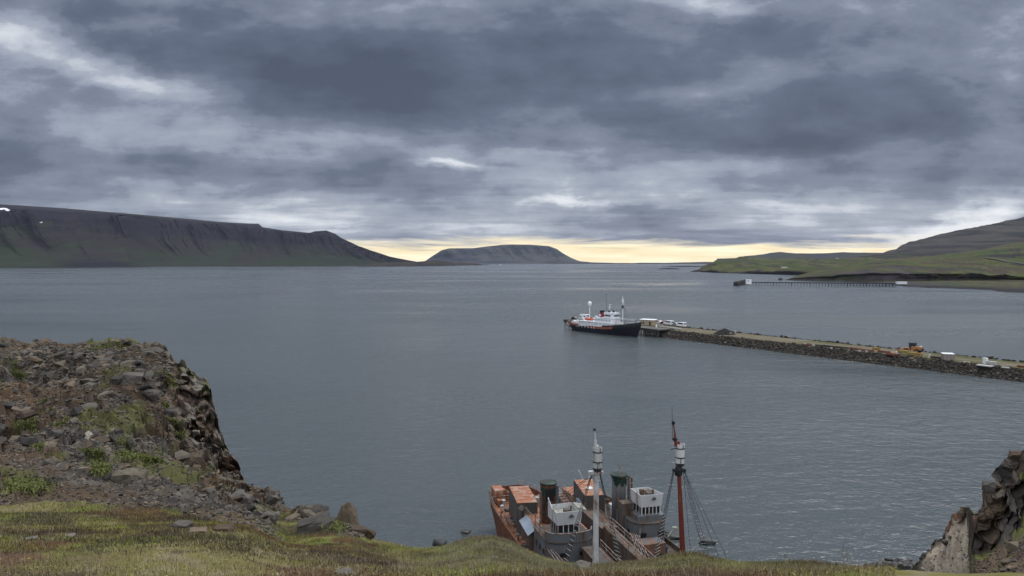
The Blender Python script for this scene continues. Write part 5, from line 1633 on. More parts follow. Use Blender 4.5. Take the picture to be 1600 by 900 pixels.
# ---------------------------------------------------------------- the stone causeway
C0 = Vector((72, 350, 0)); CD = Vector((.532, -.847, 0)).normalized(); CN = Vector((.847, .532, 0)).normalized()
def cw(s, t, z=0.0): return C0 + CD * s + CN * t + Vector((0, 0, z))
M_CAUSE = mat_vcol('causeway_gravel', .5, .3, .6, .15, .95, .1)
ss = np.arange(-26, 262, 1.6); tt = np.array([-2, 0, 3, 5.6, 6.4, 7.5, 9, 11, 13, 15, 17, 19, 21, 22.5, 23.5, 24.4, 27, 30, 32.]); zz_ = np.array([-2, -.2, 1.3, 2.7, 3.0, 3.0, 3.0, 3.0, 3.02, 3.02, 3.0, 3.0, 3.0, 3.0, 3.0, 2.8, 1.3, -.2, -2])
vs = []
for s in ss:
    for t, z in zip(tt, zz_):
        t2 = t
        if s < 0: t2 = 18 + (t - 18) * (1 if t > 18 else max(.42, 1 + s / 26))
        q = cw(s, t2, z); vs.append(q[:])
vs = np.array(vs); T = np.tile(tt, len(ss)); S_ = np.repeat(ss, len(tt))
vs[:, 2] += (fbm(vs * .3, 3, 7) - .5) * np.where((T > 6) & (T < 24), .25, .8)
k1 = fbm(vs * np.array((.05, .05, .1)), 4, 8); k2 = fbm(vs * .25, 4, 9)
c = mixc(np.tile(np.array((.115, .098, .060)), (len(vs), 1)), np.array((.078, .078, .032)), sstep(.46, .6, k1))
c = mixc(c, np.array((.15, .135, .11)), sstep(.55, .65, k2) * .7)
c = mixc(c, np.array((.14, .125, .10)), np.exp(-((T - 15) / 2.2) ** 2) * .8)
c = mixc(c, np.array((.035, .033, .034)), ((T < 5.8) | (T > 24)).astype(float))
tag(np_mesh('causeway_ground', vs, grid_faces(len(ss), len(tt)), M_CAUSE, cols=c), kind='structure')
# rock armour
n = 12000
s = rng.uniform(-12, 175, n); t = rng.uniform(-.8, 6.8, n) + (s < 0) * np.abs(s) * .65
z = np.clip(t / 5.6, 0, 1) * 2.8 - .1 + rng.uniform(-.1, .35, n)
q = np.array([cw(a, b, c_)[:] for a, b, c_ in zip(s, t, z)])
sz = np.clip(.40 + .28 * rng.pareto(2.6, n), .3, 1.5)
cc_ = rcol(n, .35) * .62
tag(rock_cloud('rock_armour', q, sz, cc_, M_ROCK), kind='stuff')
n = 2200
s = rng.uniform(-26, 175, n); t = rng.uniform(23.4, 30, n); z = np.clip((30 - t) / 5.6, 0, 1) * 2.8 + rng.uniform(0, .45, n)
q = np.array([cw(a, b, c_)[:] for a, b, c_ in zip(s, t, z)])
tag(rock_cloud('rock_armour', q, np.clip(.6 + .4 * rng.pareto(2.6, n), .5, 1.9), rcol(n, .3) * .4, M_ROCK), kind='stuff')

# ---------------------------------------------------------------- wharf
WD = Vector((.563, -.826, 0)).normalized(); WN = Vector((.826, .563, 0)).normalized(); W0 = Vector((31, 396, 0))
WRZ = math.atan2(WD.y, WD.x)
P_TIMB = mat_plain('dark_timber', (.035, .030, .028), .85, 0, .4, 2.0)
P_CONC = mat_plain('wharf_planks', (.085, .078, .068), .9, 0, .2, .6)
wh = empty('wharf', W0[:], WRZ); tag(wh, 'timber wharf on dark piles along which the black ship is moored', 'wharf')
# local x along WD, local y to port side (+y = WN direction reversed?)
yN = 1 if (Matrix.Rotation(WRZ, 3, 'Z') @ Vector((0, 1, 0))).dot(WN) > 0 else -1
def wy(a, b): return (min(yN * a, yN * b), max(yN * a, yN * b))
y0, y1 = wy(5.6, 16.5)
MB().box(-12, 60, y0, y1, 3.3, 3.8).build('wharf_deck', P_CONC, wh)
k = MB(); ya, yb = wy(5.3, 5.58); k.box(-12.2, 60, ya, yb, 3.0, 3.9); k.box(-12.5, -12.02, y0, y1, 2.6, 3.95)
k.build('fender_beam', P_TIMB, wh)
npile = 0
pile_me = None
for i in range(20):
    x = -11.6 + i * 3.75
    for j in (0, 1, 2):
        y = yN * (5.95 + j * 5.0)
        o = MB().tube((0, 0, -2), (0, 0, 3.3), .24, .22, n=7)
        if pile_me is None:
            po = o.build('pile', P_TIMB, wh); pile_me = po.data
        else:
            po = bpy.data.objects.new('pile', pile_me); col.objects.link(po); po.parent = wh
        po.location = (x, y, 0)
k = MB()
for i in range(19):
    x = -11.6 + i * 3.75; y = yN * 5.9
    k.tube((x, y, 3.2), (x + 3.75, y, .1), .1, n=5)
for j in range(4): k.tube((-12.1, yN * (6 + 2.4 * j), 3.3), (-12.1, yN * (8.4 + 2.4 * j), .2), .14, n=5)
k.split('cross_brace', P_TIMB, wh)
k = MB()
k.box(-11.8, 59, yN * 16.2 - .2, yN * 16.2 + .2, 3.803, 4.05)
k.build('kerb', P_TIMB, wh)

def wloc(s, t, z=3.8):
    q = W0 + WD * s + WN * t; return Vector((q.x, q.y, z))

# ---------------------------------------------------------------- the moored ship
M_BLK = mat_plain('black_hull_paint', (.010, .011, .016), .35, 0, .3, .6)
M_WHT = mat_plain('white_ship_paint', (.62, .64, .66), .45, 0, .10, .5)
M_RBR = mat_rust('red_brown_bulwark', (.22, .065, .040), .3, .6, .3, (.17, .055, .035), (.06, .03, .02), (.15, .06, .035), (.22, .11, .07))
M_BUFF = mat_plain('buff_rail', (.45, .34, .24), .7)
M_REDF = mat_plain('red_funnel', (.20, .014, .022), .45)
M_ORG = mat_plain('orange_lifeboat', (.52, .085, .035), .5)
M_DECKM = mat_plain('ship_deck', (.20, .14, .10), .8, 0, .3, 1)
M_GLASS = mat_plain('dark_glass', (.012, .014, .018), .15, 0, .1)
ship = empty('moored_ship', (31.6, 395.1, 0), WRZ); tag(ship, 'black hulled ship with white superstructure and red funnel moored at the wharf', 'ship')
L_ = 53.3
sheer = lambda t: 2.9 + .5 * max(0, 1 - t / .35) ** 2 + 3.1 * max(0, (t - .5) / .5) ** 1.7
st = build_hull(ship, L_, 9.0, sheer, M_BLK, M_DECKM, 0)
def strip(s0, s1, h0, h1, mat, name, n=14, off=.03, sides=(-1, 1)):
    for sg in sides:
        ro = []
        for i in range(n + 1):
            s = s0 + (s1 - s0) * i / n; e = edge_y(st, s); z = deck_z(st, s)
            ro.append([(s, sg * (e + off), z + h0), (s, sg * (e + off + .02), z + h1), (s, sg * (e - .06), z + h1), (s, sg * (e - .06), z + h0)])
        m_ = MB(); m_.rings(ro); m_.build(name, mat, ship)
strip(30.0, 53.0, -.1, 1.25, M_BLK, 'bow_bulwark')
strip(19.0, 37.5, -.55, .55, M_RBR, 'red_brown_bulwark')
strip(.3, 11.5, -.25, .75, M_RBR, 'red_brown_bulwark')
MB().box(-.08, .02, -1.9, 1.9, 3.1, 4.1).build('stern_bulwark', M_RBR, ship)
for sg in (-1, 1):
    railing(ship, [(s, sg * (edge_y(st, s) - .02), deck_z(st, s) + .72) for s in (.2, 1.5, 3.3, 6, 9, 12)], .8, 2, .05, 2.0, M_BUFF)
    # stanchion frames carrying the boat deck
    k = MB()
    for s in (12.2, 14.5, 17.0, 19.5, 22, 24): k.tube((s, sg * (edge_y(st, s) + .02), 2.2), (s, sg * (edge_y(st, s) + .02), 5.6), .15, n=6)
    k.tube((12.2, sg * 4.5, 5.55), (24, sg * 4.55, 5.55), .12, n=6).tube((.5, sg * 2.8, 2.9), (11, sg * 4.4, 2.5), .09, n=5)
    k.build('boat_deck_frame', M_WHT, ship)
MB().prism([(11.5, -3.9), (11.5, 3.9), (36.0, 4.1), (37.6, 2.4), (37.6, -2.4), (36.0, -4.1)], 3.0, 5.4).build('deckhouse', M_WHT, ship)
MB().prism([(10.8, -4.35), (10.8, 4.35), (36.2, 4.4), (38.0, 2.6), (38.0, -2.6), (36.2, -4.4)], 5.403, 5.55).build('boat_deck', M_WHT, ship)
MB().prism([(22.5, -3.0), (22.5, 3.0), (35.2, 3.3), (36.6, 2.0), (36.6, -2.0), (35.2, -3.3)], 5.55, 7.9).build('upper_deckhouse', M_WHT, ship)
MB().prism([(26.5, -3.3), (26.5, 3.3), (35.6, 3.5), (37.0, 2.2), (37.0, -2.2), (35.6, -3.5)], 7.903, 8.02).build('bridge_deck', M_WHT, ship)
whs = MB().prism([(29.8, -2.7), (29.8, 2.7), (34.6, 2.8), (35.8, 1.7), (35.8, -1.7), (34.6, -2.8)], 8.02, 10.0).build('wheelhouse', M_WHT, ship)
k = MB().box(35.78, 35.84, -1.6, 1.6, 8.9, 9.55).box(30.2, 34.5, -2.80, -2.74, 8.9, 9.5).box(30.2, 34.5, 2.74, 2.80, 8.9, 9.5)
k.split('window', M_GLASS, whs)
MB().prism([(29.4, -2.9), (29.4, 2.9), (34.8, 3.0), (36.1, 1.8), (36.1, -1.8), (34.8, -3.0)], 10.003, 10.12).build('wheelhouse_roof', M_WHT, whs)
k = MB()
for s in (24, 26, 28, 30, 32, 34): k.box(s, s + .5, -3.42, -3.30 + .12, 6.6, 7.1)
for s in (25, 28, 31, 34): k.box(s, s + .45, -4.13, -4.0, 4.3, 4.75)
k.split('porthole', M_GLASS, ship)
MB().prism([(29.6, -2.7), (29.6, 2.7), (35.4, 2.6), (35.9, 0), (35.4, -2.6)], 10.12, 10.9).build('flying_bridge', M_WHT, ship)
k = MB().box(33.2, 34.2, -.4, .4, 10.9, 11.7).tube((34.9, 1.1, 10.9), (34.9, 1.1, 12.2), .14, n=8).tube((33.6, 0, 11.6), (33.0, 0, 12.8), .1, n=8).box(31.5, 32.4, -1.8, -.9, 10.9, 11.7)
k.split('bridge_fitting', M_BLK, ship)
k = MB().tube((30.2, .5, 10.1), (30.2, .5, 14.6), .16, .10, n=8).tube((29.4, .5, 13.8), (31.0, .5, 13.8), .08, n=6).tube((30.2, -.4, 13.2), (30.2, 1.4, 13.2), .07, n=6).box(29.9, 31.2, .35, .65, 14.5, 14.75)
k.build('signal_mast', M_WHT, ship)
f = MB(); f.lathe([(1.25, 5.5), (1.22, 11.3), (1.25, 11.35), (1.15, 11.4), (.9, 11.2), (.02, 11.1)], 25.2, 0, 24); fo = f.build('funnel', M_BLK, ship, True)
MB().lathe([(1.24, 7.6), (1.275, 7.6), (1.275, 10.3), (1.24, 10.3)], 25.2, 0, 24).build('red_band', M_REDF, fo)
k = MB(); k.tube((25.2 - .35, -1.20, 9.0), (25.2 - .35, -1.34, 9.0), .52, n=14).box(24.95, 25.5, -1.36, -1.22, 8.5, 9.5); k.build('funnel_mark', M_WHT, fo)
k = MB().tube((27.4, 1.0, 7.9), (27.2, 1.0, 19.6), .09, .05, n=6).box(26.6, 27.6, .9, 1.1, 19.3, 19.55); k.build('radio_mast', M_BLK, ship)
k = MB().tube((15.4, 0, 3.2), (15.4, 0, 13.0), .28, .22, n=10); am = k.build('aft_mast', M_WHT, ship)
bm_ = MB(); bm_.lathe([(.3, 12.9), (.85, 13.3), (1.1, 13.9), (1.08, 14.6), (.75, 15.3), (.02, 15.6)], 15.4, 0, 16); bm_.build('radar_dome', M_WHT, am, True)
k = MB().tube((40.3, 0, 3.6), (40.3, 0, 19.2), .30, .16, n=10).box(39.9, 40.7, -.9, .9, 15.2, 15.4); fm = k.build('foremast', M_WHT, ship)
k = MB(); k.lathe([(.5, 15.9), (.55, 16.0), (.55, 17.6), (.5, 17.6)], 40.3, 0, 14); k.build('crows_nest', M_WHT, fm)
k = MB(); k.lathe([(.4, 13.2), (.42, 13.2), (.40, 14.6)], 40.3, 0, 12).tube((40.3, -.9, 15.3), (40.3, -.9, 16), .08).tube((40.3, 0, 19.2), (40.3, 0, 20.4), .04); k.split('mast_fitting', P_GREEN, fm)
k = MB()
for sg in (-1, 1):
    for s in (37.5, 39, 42.5): k.tube((40.3, sg * .3, 15), (s, sg * 4.0, 4.5), .04, n=4)
k.tube((40.3, 0, 19), (30.2, .5, 14.5), .03, n=4).tube((40.3, 0, 18.6), (53, 0, 7.3), .03, n=4).tube((15.4, 0, 13), (27.2, 1, 19.2), .025, n=4)
k.split('rigging', P_WIRE, ship)
def lifeboat(x, y, z):
    k = MB(); rg = []
    for i in range(9):
        t = i / 8; w_ = 1.05 * math.sin(math.pi * (.06 + .88 * t)) ** .6; rg.append([(x - 3 + 6 * t, y + w_ * math.cos(a), z + .75 * math.sin(a) * (.7 if math.sin(a) > 0 else 1)) for a in [2 * math.pi * j / 12 for j in range(12)]])
    k.rings(rg); return k.build('lifeboat', M_ORG, ship, True)
lifeboat(18.6, -3.2, 6.7); lifeboat(18.6, 3.2, 6.7)
k = MB()
for s in (16.6, 20.6):
    for sg in (-1, 1): k.tube((s, sg * 2.3, 5.5), (s, sg * 2.3, 7.8), .1, n=6).tube((s, sg * 2.3, 7.8), (s, sg * 3.6, 8.1), .09, n=6)
k.split('davit', M_WHT, ship)
k = MB()
for s, y, h_ in ((22.3, -1.6, 8.0), (22.3, 1.6, 8.0), (12.6, -2, 6.6), (9.2, 1.2, 5.2), (6.5, -1.2, 5.0)): k.tube((s, y, 3.2), (s, y, h_), .25, n=8).tube((s, y, h_), (s + .7, y, h_ + .3), .35, .5, n=10)
k.split('ventilator', M_WHT, ship)
k = MB()
k.box(2.4, 5.2, -1.6, 1.6, 3.3, 4.5); k.box(7.6, 9.4, -1.2, 1.2, 3.1, 4.4); k.tube((4, -1.8, 4.7), (4, 1.8, 4.7), .4, n=10)
k.split('aft_gear', M_WHT, ship)
k = MB()
for sg in (-1, 1):
    for s in (37.9, 39.2): k.tube((s, sg * 3.4, 3.6), (38.8 + .9 * (s - 38.5), sg * 2.6, 6.3), .11, n=6)
k.box(42.0, 44.5, -1.2, 1.2, 4.2, 5.2)
k.tube((42.8, -1.6, 5.2), (42.8, 1.6, 5.2), .45, n=10)
k.split('windlass', M_BUFF, ship)
k = MB(); k.lathe([(.9, 5.9), (.9, 6.4), (.3, 6.5), (.25, 7.5)], 49.4, 0, 12).tube((49.0, 0, 7.6), (51.2, 0, 7.9), .16, .1, n=8); k.build('harpoon_gun', P_GREY, ship)
cwk = MB().box(37.4, 48.8, -.45, .45, 7.2, 7.32); cwo = cwk.build('catwalk', P_GREY, ship)
railing(cwo, [(37.4, -.45, 7.3), (48.8, -.45, 7.3)], .9, 2, .04, 2, M_WHT); railing(cwo, [(37.4, .45, 7.3), (48.8, .45, 7.3)], .9, 2, .04, 2, M_WHT)
railing(ship, [(s, -(edge_y(st, s)), deck_z(st, s) + 1.25) for s in (46, 49, 52, 53.2)], .6, 2, .04, 2, M_WHT)
railing(ship, [(11.0, -4.3, 5.55), (16.0, -4.3, 5.55)], .9, 2, .035, 1.6, M_WHT); railing(ship, [(21.6, -4.35, 5.55), (36.0, -4.35, 5.55)], .9, 2, .035, 1.6, M_WHT)

# ---------------------------------------------------------------- vehicles
M_TYRE = mat_plain('tyre', (.012, .012, .013), .85); M_CARW = mat_plain('car_white', (.66, .67, .68), .3); M_CARG = mat_plain('car_silver', (.30, .32, .34), .3, .3); M_CARR = mat_plain('car_red', (.22, .03, .03), .3); M_CARD = mat_plain('car_dark', (.025, .028, .034), .3)
M_RIM = mat_plain('wheel_rim', (.25, .25, .26), .4, .7); M_LAMPR = mat_plain('tail_lamp', (.3, .01, .01), .3); M_LAMPW = mat_plain('head_lamp', (.6, .6, .58), .2)


def vehicle(name, loc, rz, paint, label, kind='car', group='vehicles parked by the wharf'):
    root = empty(name, loc, rz); tag(root, label, 'van' if 'van' in name else 'car', group)
    if kind == 'van':
        Lc, Wc = 5.6, 2.0
        prof = [(-2.8, .45), (-2.8, 2.3), (-2.6, 2.45), (1.0, 2.45), (1.4, 2.35), (2.1, 1.35), (2.75, 1.15), (2.8, .45)]
        gl = [(1.05, 1.45), (1.05, 2.2), (1.35, 2.2), (1.95, 1.45)]; gr = (-2.3, .8, 1.5, 2.15)
    elif kind == 'motorhome':
        Lc, Wc = 6.6, 2.3
        prof = [(-3.3, .45), (-3.3, 2.9), (-3.1, 3.05), (2.2, 3.05), (2.6, 2.6), (2.0, 2.1), (2.5, 1.35), (3.25, 1.15), (3.3, .45)]
        gl = [(1.2, 1.4), (1.2, 2.0), (1.9, 2.0), (2.3, 1.4)]; gr = (-2.4, -1.2, 1.6, 2.2)
    else:
        Lc, Wc = 4.4, 1.8
        prof = [(-2.2, .4), (-2.2, 1.0), (-1.9, 1.15), (-1.4, 1.62), (.2, 1.65), (.95, 1.1), (2.0, .92), (2.2, .7), (2.2, .4)]
        gl = [(-.1, 1.12), (-.1, 1.52), (.15, 1.52), (.75, 1.12)]; gr = (-1.4, -.2, 1.12, 1.52)
    w_ = Wc / 2
    k = MB(); k.rings([[(x, -w_, z) for x, z in prof], [(x, w_, z) for x, z in prof]])
    k.build('body', paint, root, bevel=.06)
    k = MB()
    for sg in (-1, 1):
        k.rings([[(x, sg * (w_ + .005), z) for x, z in gl], [(x, sg * (w_ + .02), z) for x, z in gl]])
        k.box(gr[0], gr[1], min(sg * (w_ + .005), sg * (w_ + .02)), max(sg * (w_ + .005), sg * (w_ + .02)), gr[2], gr[3])
    k.box(-Lc / 2 - .02, -Lc / 2 + .01, -w_ * .75, w_ * .75, prof[1][1] * .66, prof[1][1] * .93)
    # windscreen
    (xa, za), (xb, zb) = gl[2], gl[3]
    k.add([(xb + .12, -w_ * .85, zb), (xb + .12, w_ * .85, zb), (xa + .16, w_ * .8, za), (xa + .16, -w_ * .8, za), (xb + .06, -w_ * .85, zb), (xb + .06, w_ * .85, zb), (xa + .1, w_ * .8, za), (xa + .1, -w_ * .8, za)], [(0, 1, 2, 3), (7, 6, 5, 4), (0, 4, 5, 1), (1, 5, 6, 2), (2, 6, 7, 3), (3, 7, 4, 0)])
    k.split('window', M_GLASS, root)
    for sx in (-1, 1):
        for sg in (-1, 1):
            y = sg * (w_ - .08); x = sx * Lc * .31
            t_ = MB().tube((x, y - .12, .34), (x, y + .12, .34), .34, n=16).build('wheel', M_TYRE, root)
            MB().tube((x, y - .13, .34), (x, y + .13, .34), .19, n=10).build('rim', M_RIM, t_)
    for sg in (-1, 1):
        MB().box(Lc / 2 - .05, Lc / 2 + .02, sg * w_ * .7 - .14, sg * w_ * .7 + .14, .68, .84).build('headlight', M_LAMPW, root)
        MB().box(-Lc / 2 - .02, -Lc / 2 + .05, sg * w_ * .8 - .1, sg * w_ * .8 + .1, .8, 1.0).build('tail_light', M_LAMPR, root)
    return root


vehicle('camper_van', onz(912.5, 499.6, 3.8), WRZ + math.pi, M_CARW, 'white camper van standing on the wharf behind the moored ship', 'motorhome')
vehicle('parked_car', onz(898.5, 499.8, 3.8), WRZ + .1, M_CARD, 'dark car on the wharf end left of the white camper van')
vehicle('parked_car', onz(927, 500.8, 3.8), WRZ, M_CARD, 'dark car on the wharf right of the camper van, behind the lifeboat')


def on_c(px, row, z=3.02): return onz(px, row, z)


CRZ = math.atan2(CD.y, CD.x)
vehicle('parked_van', on_c(1064.5, 511), CRZ + math.pi * .98, M_CARW, 'white van parked farthest right in the row beside the beige shed', 'van')
vehicle('parked_car', on_c(1054, 508.5), CRZ + math.pi, M_CARG, 'pale silver car parked immediately left of the rightmost white van')
vehicle('parked_van', on_c(1044.5, 508), CRZ + math.pi, M_CARW, 'white van parked in the middle of the row beside the beige shed', 'van')
vehicle('parked_car', on_c(1037.5, 507), CRZ, M_CARR, 'red car parked second from the beige shed')
vehicle('parked_car', on_c(1031.5, 506), CRZ, M_CARW, 'white car parked nearest to the beige shed')

# ---------------------------------------------------------------- sheds and loose things on the causeway
M_BEIGE = mat_plain('beige_cladding', (.30, .25, .165), .8, 0, .12, 2); M_WROOF = mat_plain('white_roof', (.72, .73, .74), .5, 0, .06, 1)
p = on_c(1013, 508.5); shed = empty('beige_shed', p, CRZ + R(22)); tag(shed, 'beige shed with flat white roof where the wharf meets the causeway', 'shed')
MB().box(-3.9, 3.9, -2.4, 2.4, 0, 2.9).build('wall', M_BEIGE, shed)
MB().box(-4.1, 4.1, -2.6, 2.6, 2.9, 3.0).build('eaves', M_CARD, shed)
MB().box(-4.0, 4.0, -2.5, 2.5, 3.003, 3.3, 0, .25).build('roof', M_WROOF, shed)
for x in (-3.0, -1.7):
    wi = MB().box(x - .35, x + .35, -2.43, -2.40, 1.0, 2.0).build('window', M_GLASS, shed)
MB().box(1.6, 2.5, -2.43, -2.40, 0.05, 2.1).build('door', M_CARD, shed)
k = MB(); c0 = on_c(1025.5, 513.5)
k.add([(-.6, -.6, 0), (.6, -.6, 0), (.6, .6, 0), (-.6, .6, 0), (-.1, -.1, 2.2), (.1, -.1, 2.2), (.1, .1, 2.2), (-.1, .1, 2.2)], [(3, 2, 1, 0), (4, 5, 6, 7), (0, 1, 5, 4), (1, 2, 6, 5), (2, 3, 7, 6), (3, 0, 4, 7)])
o = k.build('white_cover', M_WHT); o.location = c0; tag(o, 'white peaked cover standing at the right corner of the beige shed', 'cover')
p0 = on_c(1030, 511.5, 3.05); p1 = on_c(1064, 514.8, 3.05)
d_ = (p1 - p0); k = MB().box(-d_.length / 2, d_.length / 2, -1.2, 1.2, 0, .5); o = k.build('concrete_slab', mat_plain('pale_concrete', (.25, .25, .25), .9), bevel=.04); o.location = (p0 + p1) / 2; o.rotation_euler.z = math.atan2(d_.y, d_.x)
tag(o, 'long pale concrete slab lying in front of the row of cars', 'slab')
# gravel pile
M_PILE = mat_vcol('dark_gravel_pile', 1.5, .4, .8, .15, .95, .1)
p = on_c(1132, 522.2); rr_ = np.linspace(0, 1, 16); an = np.linspace(0, 2 * math.pi, 41)
vs = np.array([(5.2 * r_ * math.cos(a), 4.4 * r_ * math.sin(a), 2.9 * (1 - r_) ** .9) for r_ in rr_ for a in an]); vs[:, 2] += (fbm(vs * .8, 4, 3) - .5) * .9 * (vs[:, 2] > .01); vs[:, 2] -= .1
o = np_mesh('gravel_pile', vs, grid_faces(16, 41), M_PILE, cols=np.tile(np.array((.022, .021, .022)), (len(vs), 1))); o.location = p
tag(o, 'dark heap of gravel on the causeway past the parked cars', 'gravel heap')
def junk(name, px, row, dims, mat, label, cat, rz=0.0, group=None, bevel=.03, legs=False):
    p = on_c(px, row); k = MB(); a, b_, c_ = dims
    if legs:
        k.box(-a / 2, a / 2, -b_ / 2, b_ / 2, c_ * .35, c_)
        for sx in (-1, 1):
            for sy in (-1, 1): k.box(sx * a * .42 - .1, sx * a * .42 + .1, sy * b_ * .4 - .1, sy * b_ * .4 + .1, 0, c_ * .35)
    else:
        k.box(-a / 2, a / 2, -b_ / 2, b_ / 2, 0, c_, 0, min(a, b_) * .03); k.box(-a / 2 - .05, a / 2 + .05, -b_ / 2 - .05, b_ / 2 + .05, c_ * .88, c_ * .96)
    o = k.build(name, mat, bevel=bevel); o.location = p; o.rotation_euler.z = CRZ + rz
    return tag(o, label, cat, group)
M_YEL = mat_rust('yellow_steel', (.24, .19, .05), .35, .8, .5, (.19, .15, .05)); M_RJ = mat_plain('rust_scrap', (.13, .045, .028), .9, 0, .4, 2)
M_PALE = mat_plain('pale_scrap', (.34, .34, .32), .7)
junk('white_crate', 1139, 522.8, (2.2, 1.2, .9), M_PALE, 'small white crate at the right foot of the dark gravel heap', 'crate')
junk('white_post', 1149, 521.5, (.5, .5, 1.5), M_PALE, 'short white post right of the dark gravel heap', 'post')
junk('steel_frame', 1441 - 8, 552.5, (0, 0, 0), M_YEL, 'x', 'x') if False else None
junk('yellow_beam', 1416, 554.2, (5.6, 1.5, 1.5), M_YEL, 'yellow steel box in front of the wheel loader, left half', 'steel box', 0.0, 'yellow steel boxes', legs=True)
junk('yellow_beam', 1429, 556.2, (5.0, 1.3, 1.2), M_YEL, 'lower yellow steel box in front of the wheel loader, right half', 'steel box', 0.02, 'yellow steel boxes', legs=True)
junk('white_tank', 1405.5, 552.8, (2.0, 1.4, .9), M_WHT, 'white square box left of the yellow steel boxes', 'box')
junk('yellow_crate', 1369, 546.5, (2.6, 1.2, .9), M_YEL, 'small yellow crate standing among rust red scrap', 'crate')
sc_items = [(1258, 539.0, M_PALE, 1.6, 'white scrap block leftmost on the near edge of the causeway'), (1271, 540.3, M_PALE, 1.4, 'white scrap block second from left on the near edge'), (1264, 539.4, M_RJ, 3.2, 'dark red scrap between the two leftmost white blocks'),
            (1280, 540.6, M_TIMB if False else P_TIMB, 3.4, 'dark timber bundle right of the leftmost white blocks'), (1292, 542.0, P_TIMB, 4.0, 'long dark timber bundle, second in the row'), (1304, 543.0, P_TIMB, 4.0, 'dark timber bundle third in the row, midway'), (1318, 544.2, P_TIMB, 4.5, 'dark timber bundle last in the row before the red scrap'),
            (1299, 545.2, M_PALE, 1.0, 'tiny white block below the second timber bundle'), (1333, 546.0, M_RJ, 4.0, 'rust red pipes left part of the long scrap row'), (1345, 547.5, M_RJ, 5.0, 'rust red pipes in the middle of the long scrap row'), (1358, 549.0, M_RJ, 4.5, 'rust red pipes left of the small yellow crate'),
            (1343, 549.4, M_PALE, 1.2, 'small white block in front of the rust red pipes'), (1354, 550.6, M_PALE, 1.2, 'small white block, right of the one before the pipes'), (1382, 550.8, M_RJ, 5.0, 'rust red beams right of the small yellow crate'), (1396, 552.0, M_BUFF, 2.4, 'tan plank stack left of the white square box'), (1394, 555, M_RJ, 5, 'rust red girders in front of the tan planks')]
for i, (px, row, mt, ln, lb) in enumerate(sc_items):
    p = on_c(px, row); k = MB(); r_ = random.Random(i)
    for j in range(5):
        y = -.6 + .3 * j; z = .2 + .25 * r_.random(); l = ln * r_.uniform(.7, 1)
        k.box(-l / 2, l / 2, y - .13, y + .13, .0, z + .25 * (j % 2))
    if ln < 2: k = MB().box(-ln * .3, ln * .3, -.3, .3, 0, .6, 0, .04).box(-ln * .33, ln * .33, -.33, .33, .45, .5)
    o = k.build('scrap_pile', mt); o.location = p; o.rotation_euler.z = CRZ + r_.uniform(-.15, .15); tag(o, lb, 'scrap pile', 'scrap laid along the near edge of the causeway')
# grey beige hut
p = on_c(1480.5, 562.5); hut2 = empty('grey_hut', p, CRZ + R(40)); tag(hut2, 'small square pinkish grey hut with white top, right of the wheel loader', 'hut')
MB().box(-1.6, 1.6, -1.5, 1.5, 0, 2.1).build('wall', mat_plain('pinkish_grey', (.21, .18, .165), .85), hut2)
MB().box(-1.75, 1.75, -1.65, 1.65, 2.103, 2.3).build('roof', M_WROOF, hut2)
k = MB()
for x in (-1.62, -.5, .6, 1.62): k.box(x - .05, x + .05, -1.53, -1.50, 0, 2.1)
k.split('wall_batten', M_CARD, hut2)
junk('dark_hose', 1464, 559.5, (3.4, 1.6, .6), P_TIMB, 'dark flat heap immediately left of the pinkish grey hut', 'heap')
junk('white_cabinet', 1539.5, 568.2, (1.2, 1.1, 1.9), M_WHT, 'tall white cabinet right of the pinkish grey hut', 'cabinet')
junk('white_tank', 1549, 569.2, (2.8, 1.3, .95), M_PALE, 'pale low tank touching the tall white cabinet', 'tank')
junk('white_sheet', 1539, 571.8, (4.4, 2.4, .25), M_PALE, 'flat pale sheet on the ground under the white cabinet', 'sheet')
junk('white_sheet', 1510, 566.5, (1.8, 1.0, .25), M_PALE, 'small pale sheet left of the white cabinet', 'sheet')
junk('white_sheet', 1571, 575, (2.2, 1.0, .25), M_PALE, 'small pale sheet farthest right on the causeway edge', 'sheet')
junk('scrap_pile', 1597, 573.5, (2.4, 1.4, .5), M_RJ, 'rust red scrap at the right border of the view', 'scrap pile')
p = on_c(1451.5, 559.0); k = MB().path([(0, 0, 0), (0, 0, .9), (.2, 0, 1.2), (.5, 0, 1.25)], .09, 6); o = k.build('bent_pipe', M_WHT); o.location = p; tag(o, 'thin white bent pipe right of the yellow steel boxes', 'pipe')

# wheel loader: faces left in the view
M_CAT = mat_plain('loader_yellow', (.30, .135, .045), .5, 0, .15, 2)
p = on_c(1424, 551.5); ld = empty('wheel_loader', p, CRZ + math.pi + R(12)); tag(ld, 'orange yellow wheel loader with black cab parked on the causeway', 'wheel loader')
MB().prism([(-3.6, -1.0), (-3.6, 1.0), (-.2, 1.1), (-.2, -1.1)], 1.2, 2.5).build('rear_body', M_CAT, ld, bevel=.12)
MB().box(.2, 2.2, -.75, .75, 1.0, 1.9).build('front_frame', M_CAT, ld, bevel=.08)
MB().box(-3.9, -3.55, -1.05, 1.05, .9, 1.9).build('counterweight', M_CARD, ld, bevel=.1)
cb = MB().box(-1.3, .5, -.85, .85, 2.0, 3.55).build('cab', M_GLASS, ld)
k = MB()
for x in (-1.32, .52):
    for y in (-.87, .87): k.box(x - .07, x + .07, y - .07, y + .07, 2.0, 3.6)
k.box(-1.5, .75, -1.0, 1.0, 3.56, 3.75)
k.build('cab_frame', M_CARD, cb)
for x in (-2.1, 1.5):
    for y in (-1.15, 1.15):
        t_ = MB().tube((x, y - .35, .85), (x, y + .35, .85), .86, n=20).build('wheel', M_TYRE, ld)
        MB().tube((x, y - .37, .85), (x, y + .37, .85), .42, n=14).build('rim', M_CAT, t_)
k = MB()
